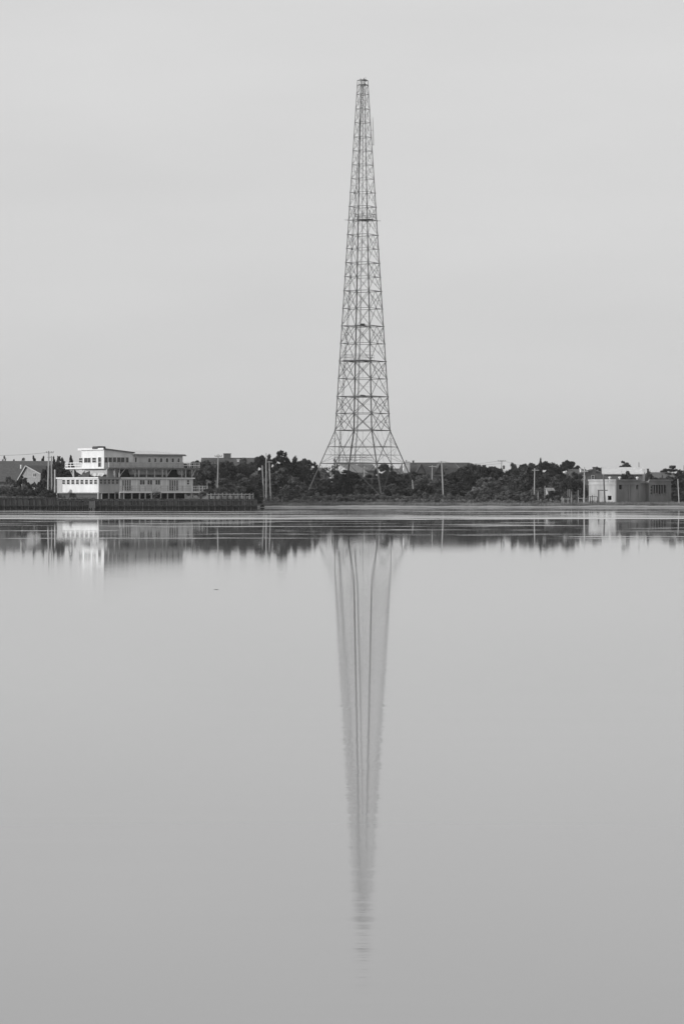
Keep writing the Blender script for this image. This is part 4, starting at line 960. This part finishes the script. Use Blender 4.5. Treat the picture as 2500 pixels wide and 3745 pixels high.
T = [
 # left edge
 ('sparse','leafmid',16,1668,22,604,'thin twiggy tree over the far left roof edge',G1), ('sparse','leafmid',53,1681,26,604,'low twiggy tree top just above the far left roof',G1), ('sparse','leafmid',86,1675,30,604,'twiggy tree top above the far left roof, nearest the conifers',G1),
 ('conifer','leaf',124,1670,52,604,'leftmost and broadest dark conifer behind the far left roof',G3), ('conifer','leaf',159,1671,42,600,'dark conifer just left of the paired poles',G3), ('conifer','leaf',199,1671,34,585,'narrow dark conifer just right of the paired poles',G3),
 ('dome','leaf',223,1680,62,560,'dark rounded tree between the paired poles and the white building',G1), ('conifer','leaf',258,1668,52,565,'pointed conifer beside the upper deck rail of the white building',G3),
 ('dome','leaf',178,1708,60,556,'dark low tree behind the foot of the paired poles',G1), ('broad','leaf',250,1718,80,552,'dark tree filling the gap under the upper deck left end',G1),
 ('bush','leaf',84,1752,66,530,'big dark bush before the small gable house',G2), ('bush','leaf',140,1766,58,524,'dark bush at the foot of the paired poles',G2), ('bush','leafmid',38,1749,60,534,'grey bush before the far left roof',G2), ('bush','leafpale',10,1778,70,512,'pale scrub bush at the left edge above the bulkhead',G2), ('bush','leafmid',62,1786,80,510,'low dull bush on the bulkhead left of the dark bushes',G2), ('bush','leaf',175,1793,60,509,'low dark bush on the bulkhead below the paired poles',G2),
 # behind and right of the white building
 ('bare','',582,1652,60,640,'bare branchy tree crown rising behind the hipped upper roof',G1), ('bare','',786,1655,105,610,'wide leafless tree behind the slim crossarm pole',G1),
 ('dome','leaf',705,1692,75,566,'dark tree behind the right end of the upper deck',G1), ('broad','leaf',752,1690,80,562,'dark rounded tree between the upper deck and the slim pole',G1), ('bush','leaf',762,1770,60,535,'dark bush beyond the lower deck end',G2),
 ('dome','leaf',826,1692,92,570,'dark tree just right of the slim crossarm pole',G1), ('broad','leafmid',886,1684,92,574,'dull mid-grey tree under the low chimney house ridge',G1), ('dome','leaf',938,1675,84,600,'dark tree left of the tallest bare pole',G1),
 ('dome','leaf',1012,1661,112,612,'tallest domed tree of the big dark grove',G1), ('dome','leaf',1056,1680,84,616,'dark shoulder tree right of the tallest domed tree',G1), ('broad','leaf',1090,1677,56,620,'small-topped tree in the grove right of the round chimney cap',G1), ('dome','leaf',1125,1685,70,632,'dark rounded tree left of the tower left leg',G1),
 ('broad','leafmid',862,1735,100,556,'low dull tree before the grove, right of the slim pole',G1), ('dome','leafmid',925,1742,100,596,'low tree left of the three poles',G1), ('broad','leaf',1030,1718,120,594,'broad dark tree in the front of the grove',G1), ('dome','leafmid',1085,1752,90,590,'low dull tree at the right front of the grove',G1),
 ('bush','leaf',905,1778,110,560,'wide dark bush right of the house behind the pale fence',G2), ('bush','leaf',985,1784,90,588,'dark bush at the foot of the three poles',G2), ('bush','leafmid',1055,1785,100,584,'dull bush left of the tower left foot',G2),
 # around the tower foot
 ('conifer','leaf',1158,1702,44,630,'small dark conifer-like tree behind the tower left leg',G1), ('sparse','leafmid',1190,1710,50,634,'loose twiggy tree inside the tower left side',G1), ('sparse','leafmid',1224,1680,50,632,'thin twiggy treetop poking up inside the tower base',G1),
 ('broad','leaf',1272,1722,86,635,'dark tree at the middle of the tower base',G1), ('bush','leaf',1262,1748,56,617,'tall dark upright bush between the tower legs',G2), ('dome','leafmid',1215,1752,80,632,'dull low tree inside the tower left side',G1), ('broad','leaf',1310,1738,80,637,'dark low tree left of the tower front leg',G1),
 ('dome','leaf',1398,1700,56,635,'round-topped dark tree right of the tower front leg',G1), ('dome','leaf',1420,1716,60,639,'dark sloping tree between front leg and right leg',G1), ('bush','leaf',1352,1762,70,634,'dark bush left of the tower front foot',G2), ('bush','leaf',1180,1782,90,633,'dark bush beside the tower left foot',G2),
 ('broad','leaf',1446,1736,90,638,'dark low tree behind the tower right leg',G1), ('bush','leaf',1418,1775,90,637,'dark bush right of the tower front foot',G2), ('bush','leaf',1488,1760,80,635,'dark bush at the tower right foot',G2),
 # right of the tower
 ('dome','leaf',1520,1731,90,640,'dark tree before the big white chimney',G1), ('broad','leafmid',1578,1738,90,608,'low dull tree below the T-shaped pole',G1), ('dome','leaf',1652,1728,100,612,'dark tree right of the tall bright pole',G1), ('broad','leaf',1705,1716,90,616,'dark tree before the right end of the long roof',G1),
 ('dome','leaf',1728,1701,70,640,'dark tree at the right end of the long roof',G1), ('dome','leaf',1762,1709,70,642,'low-topped dark tree right of the long roof',G1), ('dome','leaf',1802,1713,76,640,'dark flat-topped tree left of the transformer pole',G1),
 ('dome','leaf',1745,1706,84,648,'low dark dome tree behind the gap right of the long roof',G1), ('dome','leaf',1786,1712,80,650,'low dark dome tree between the long roof and the transformer pole',G1), ('dome','leaf',1826,1717,60,646,'dark tree behind the transformer pole foot',G1),
 ('dome','leaf',681,1699,60,572,'dark tree glimpsed under the right part of the upper deck',G1),
 ('bush','leaf',1545,1772,90,598,'dark bush left of the tall bright pole foot',G2), ('bush','leaf',1680,1770,120,596,'wide dark bush right of the tall bright pole foot',G2), ('bush','leafpale',1594,1806,36,588,'small pale bush left of the tall bright pole foot',G2),
 ('bush','leafpale',1772,1750,110,596,'large dull thicket crossed by wires, left half',G2), ('bush','leafpale',1836,1747,110,598,'large dull thicket crossed by wires, right half',G2), ('bush','leafpale',1740,1790,80,586,'pale bush at the left foot of the wired thicket',G2), ('bush','leafpale',1852,1797,90,584,'pale bush before the right of the wired thicket',G2), ('bush','leafpale',1912,1800,80,584,'pale bush left of the shore T-shaped pole',G2),
 ('broad','leaf',1866,1699,46,640,'small round-topped tree just right of the transformer pole',G1), ('dome','leaf',1900,1703,66,636,'dark tree around the short bare post',G1), ('broad','leaf',1943,1699,66,632,'dark tree left of the small pointed conifer',G1), ('conifer','leaf',1976,1677,32,640,'small pointed conifer standing above the right grove',G1),
 ('dome','leaf',1980,1694,76,630,'dark tree beneath the small pointed conifer',G1), ('broad','leaf',2014,1699,66,634,'dark tree right of the small pointed conifer',G1), ('dome','leaf',2046,1704,60,640,'low dark tree left of the domed tree on the right',G1), ('dome','leaf',2088,1691,88,660,'domed dark tree rising above the grey roof on the right',G1),
 ('broad','leafmid',1890,1732,100,612,'dull tree behind the wired thicket',G1), ('dome','leaf',1940,1738,90,612,'dark tree behind the shore T-shaped pole',G1), ('broad','leafmid',1998,1734,90,614,'dull tree behind the small pale shed',G1), ('dome','leafmid',2040,1742,70,606,'mid-grey tree left of the dark tree before the grey roof',G1),
 ('broad','leaf',2084,1731,66,598,'dark tree standing before the grey roof on the right',G1), ('bush','leaf',2022,1797,54,582,'dark round bush before the small pale shed',G2), ('bush','leafmid',1966,1806,50,586,'dull bush at the foot of the shore T-shaped pole',G2), ('bush','leafmid',2082,1794,60,592,'low dull bush behind the low shore fence',G2),
 ('dome','leafmid',2120,1772,50,600,'dull low tree behind the pole left of the concrete building',G1), ('dome','leaf',2191,1713,44,660,'round dark tree between the gable house and the pale roof',G1), ('broad','leaf',2287,1688,40,650,'ragged-crowned pine rising above the pale sunlit roof',G1,.66,'pine_tree'), ('broad','leaf',2294,1727,46,602,'dark bushy tree before the middle of the pale roof',G1),
 ('dome','leaf',2270,1742,26,598,'small dark tree left of the bushy tree before the pale roof',G1), ('broad','leaf',2328,1741,24,598,'small dark tree beside the third roof vent',G1), ('dome','leaf',2382,1735,46,606,'dark tree right of the pale house chimney',G1), ('sparse','leafmid',2418,1738,34,604,'thin twiggy tree before the hipped roof',G1),
 ('pine','leaf',2462,1704,96,640,'large spreading pine at the right edge',G1,0.42), ('broad','leaf',2424,1716,34,650,'smaller ragged pine left of the large right edge pine',G1,.5,'pine_tree'), ('broad','leaf',2492,1724,90,610,'dark tree at the right edge behind the thin pole',G1), ('dome','leaf',2470,1764,70,596,'dark low tree right of the concrete building',G1), ('bush','leafmid',2490,1812,60,584,'dull bush at the right edge by the thin pole foot',G2),
]
for row in T: tree(*row)

# low scrub, far wood and shore grass: nobody could count these
def scrub(name, spans, D0_, D1_, hpx, n, m, seed, label=None):
    r = random.Random(seed); cents, rads = [], []
    for i in range(n):
        p0, p1 = r.choice(spans); D = r.uniform(D0_, D1_); px = r.uniform(p0, p1); x = PX(px, D); zb = H(x, D); h = r.uniform(*hpx)
        for j in range(3):
            cents.append((x + r.uniform(-.6, .6), D + r.uniform(-.5, .5), zb + h * r.uniform(.2, .85))); rads.append(h * r.uniform(.25, .45))
    v, f = leaf_quads(cents, rads, 34, .16, seed); b = core_blobs(cents, rads, seed, .7); n0 = len(b.v)
    b.v += [tuple(p) for p in v]; b.f += [tuple(int(i) + n0 for i in q) for q in f]
    o = b.build(name, m); tag(o, kind='stuff'); return o
SP = [(940, 1290), (1290, 1640), (1640, 2130)]
scrub('low_scrub', SP, 579, 590, (.7, 1.7), 420, M['leafmid'], 3)
scrub('pale_scrub', SP, 575, 583, (.45, 1.0), 380, M['leafpale'], 4)
scrub('undergrowth', [(930, 1110), (1540, 2130), (2455, 2520)], 592, 612, (1.2, 2.8), 330, M['leaf'], 5)
scrub('undergrowth', [(-40, 210), (735, 930)], 520, 545, (1.0, 2.4), 130, M['leaf'], 6)
scrub('undergrowth', [(1100, 1550)], 628, 645, (1.2, 3.0), 160, M['leaf'], 15)
scrub('far_wood', [(-60, 2560)], 700, 725, (4.0, 6.0), 420, M['leaf'], 8)
def grass(name, n, seed, where, hh, m):
    r = random.Random(seed); b = MB()
    for i in range(n):
        x, y = where(r); z = H(x, y)
        if z < .12: continue
        h = r.uniform(*hh); a = r.uniform(0, 3.14); w2 = .05; l = r.uniform(-.25, .35)
        dx, dy = math.cos(a) * w2, math.sin(a) * w2
        b.add([(x - dx, y - dy, z - .05), (x + dx, y + dy, z - .05), (x + l * h, y + r.uniform(-.2, .2) * h, z + h)], [(0, 1, 2)])
    tag(b.build(name, m), kind='stuff')
def dune(r):
    x = r.uniform(PX(925, 570), PX(2540, 570)); return x, 567 + abs(r.gauss(0, 1)) * 6 + .8 * math.sin(x * .9)
grass('shore_grass', 26000, 1, dune, (.25, .65), M['grass'])
grass('bulkhead_grass', 1800, 2, lambda r: (r.uniform(PX(740, 500), PX(930, 500)), r.uniform(498.5, 509)), (.25, .8), M['grass'])
grass('bulkhead_grass', 1200, 12, lambda r: (r.uniform(PX(-60, 500), PX(150, 500)), r.uniform(498.5, 509)), (.25, .7), M['leafpale'])

# rubble under the house and by the concrete building
rk = random.Random(9)
def rubble(p0, p1, D, z, n):
    q = MB()
    for i in range(n):
        d = D + rk.uniform(-1, 1); x = PX(rk.uniform(p0, p1), d); k = rk.uniform(.12, .38)
        c = core_blobs([(0, 0, 0)], [1], rk.random(), 1.0); z0 = (z if z is not None else H(x, d)) + .05
        q.add([(x + v[0] * k * 1.3, d + v[1] * k, z0 + v[2] * k * .7) for v in c.v], c.f)
    tag(q.build('rubble', M['rock']), kind='stuff')
rubble(212, 338, 503, 1.78, 60)
rubble(2098, 2240, 570, None, 70)
# a stick adrift
D = F * EYE / (2156.5 - HY)
o = MB().tube([(-.075, 0, 0), (-.03, .01, .002), (.04, -.01, .002), (.08, .015, .004)], [.003, .006, .006, .002], 6).build('driftwood', M['brick'], None, loc=(PX(790.5, D), D, .004))
tag(o, 'small dark stick floating on the calm water left of the tower reflection', 'driftwood')

# ---------------------------------------------------------------- air
hz = MB().box(-2900, 2900, -1200, 3600, -4, 140).build('haze', None); tag(hz, kind='stuff')
hm = bpy.data.materials.new('thin sea haze'); hm.use_nodes = True
hn = hm.node_tree.nodes; hn.remove(hn['Principled BSDF'])
pv = hn.new('ShaderNodeVolumePrincipled'); pv.inputs['Color'].default_value = (.95, .95, .95, 1); pv.inputs['Density'].default_value = 6e-5
hm.node_tree.links.new(pv.outputs[0], hn['Material Output'].inputs['Volume']); hz.data.materials.append(hm)
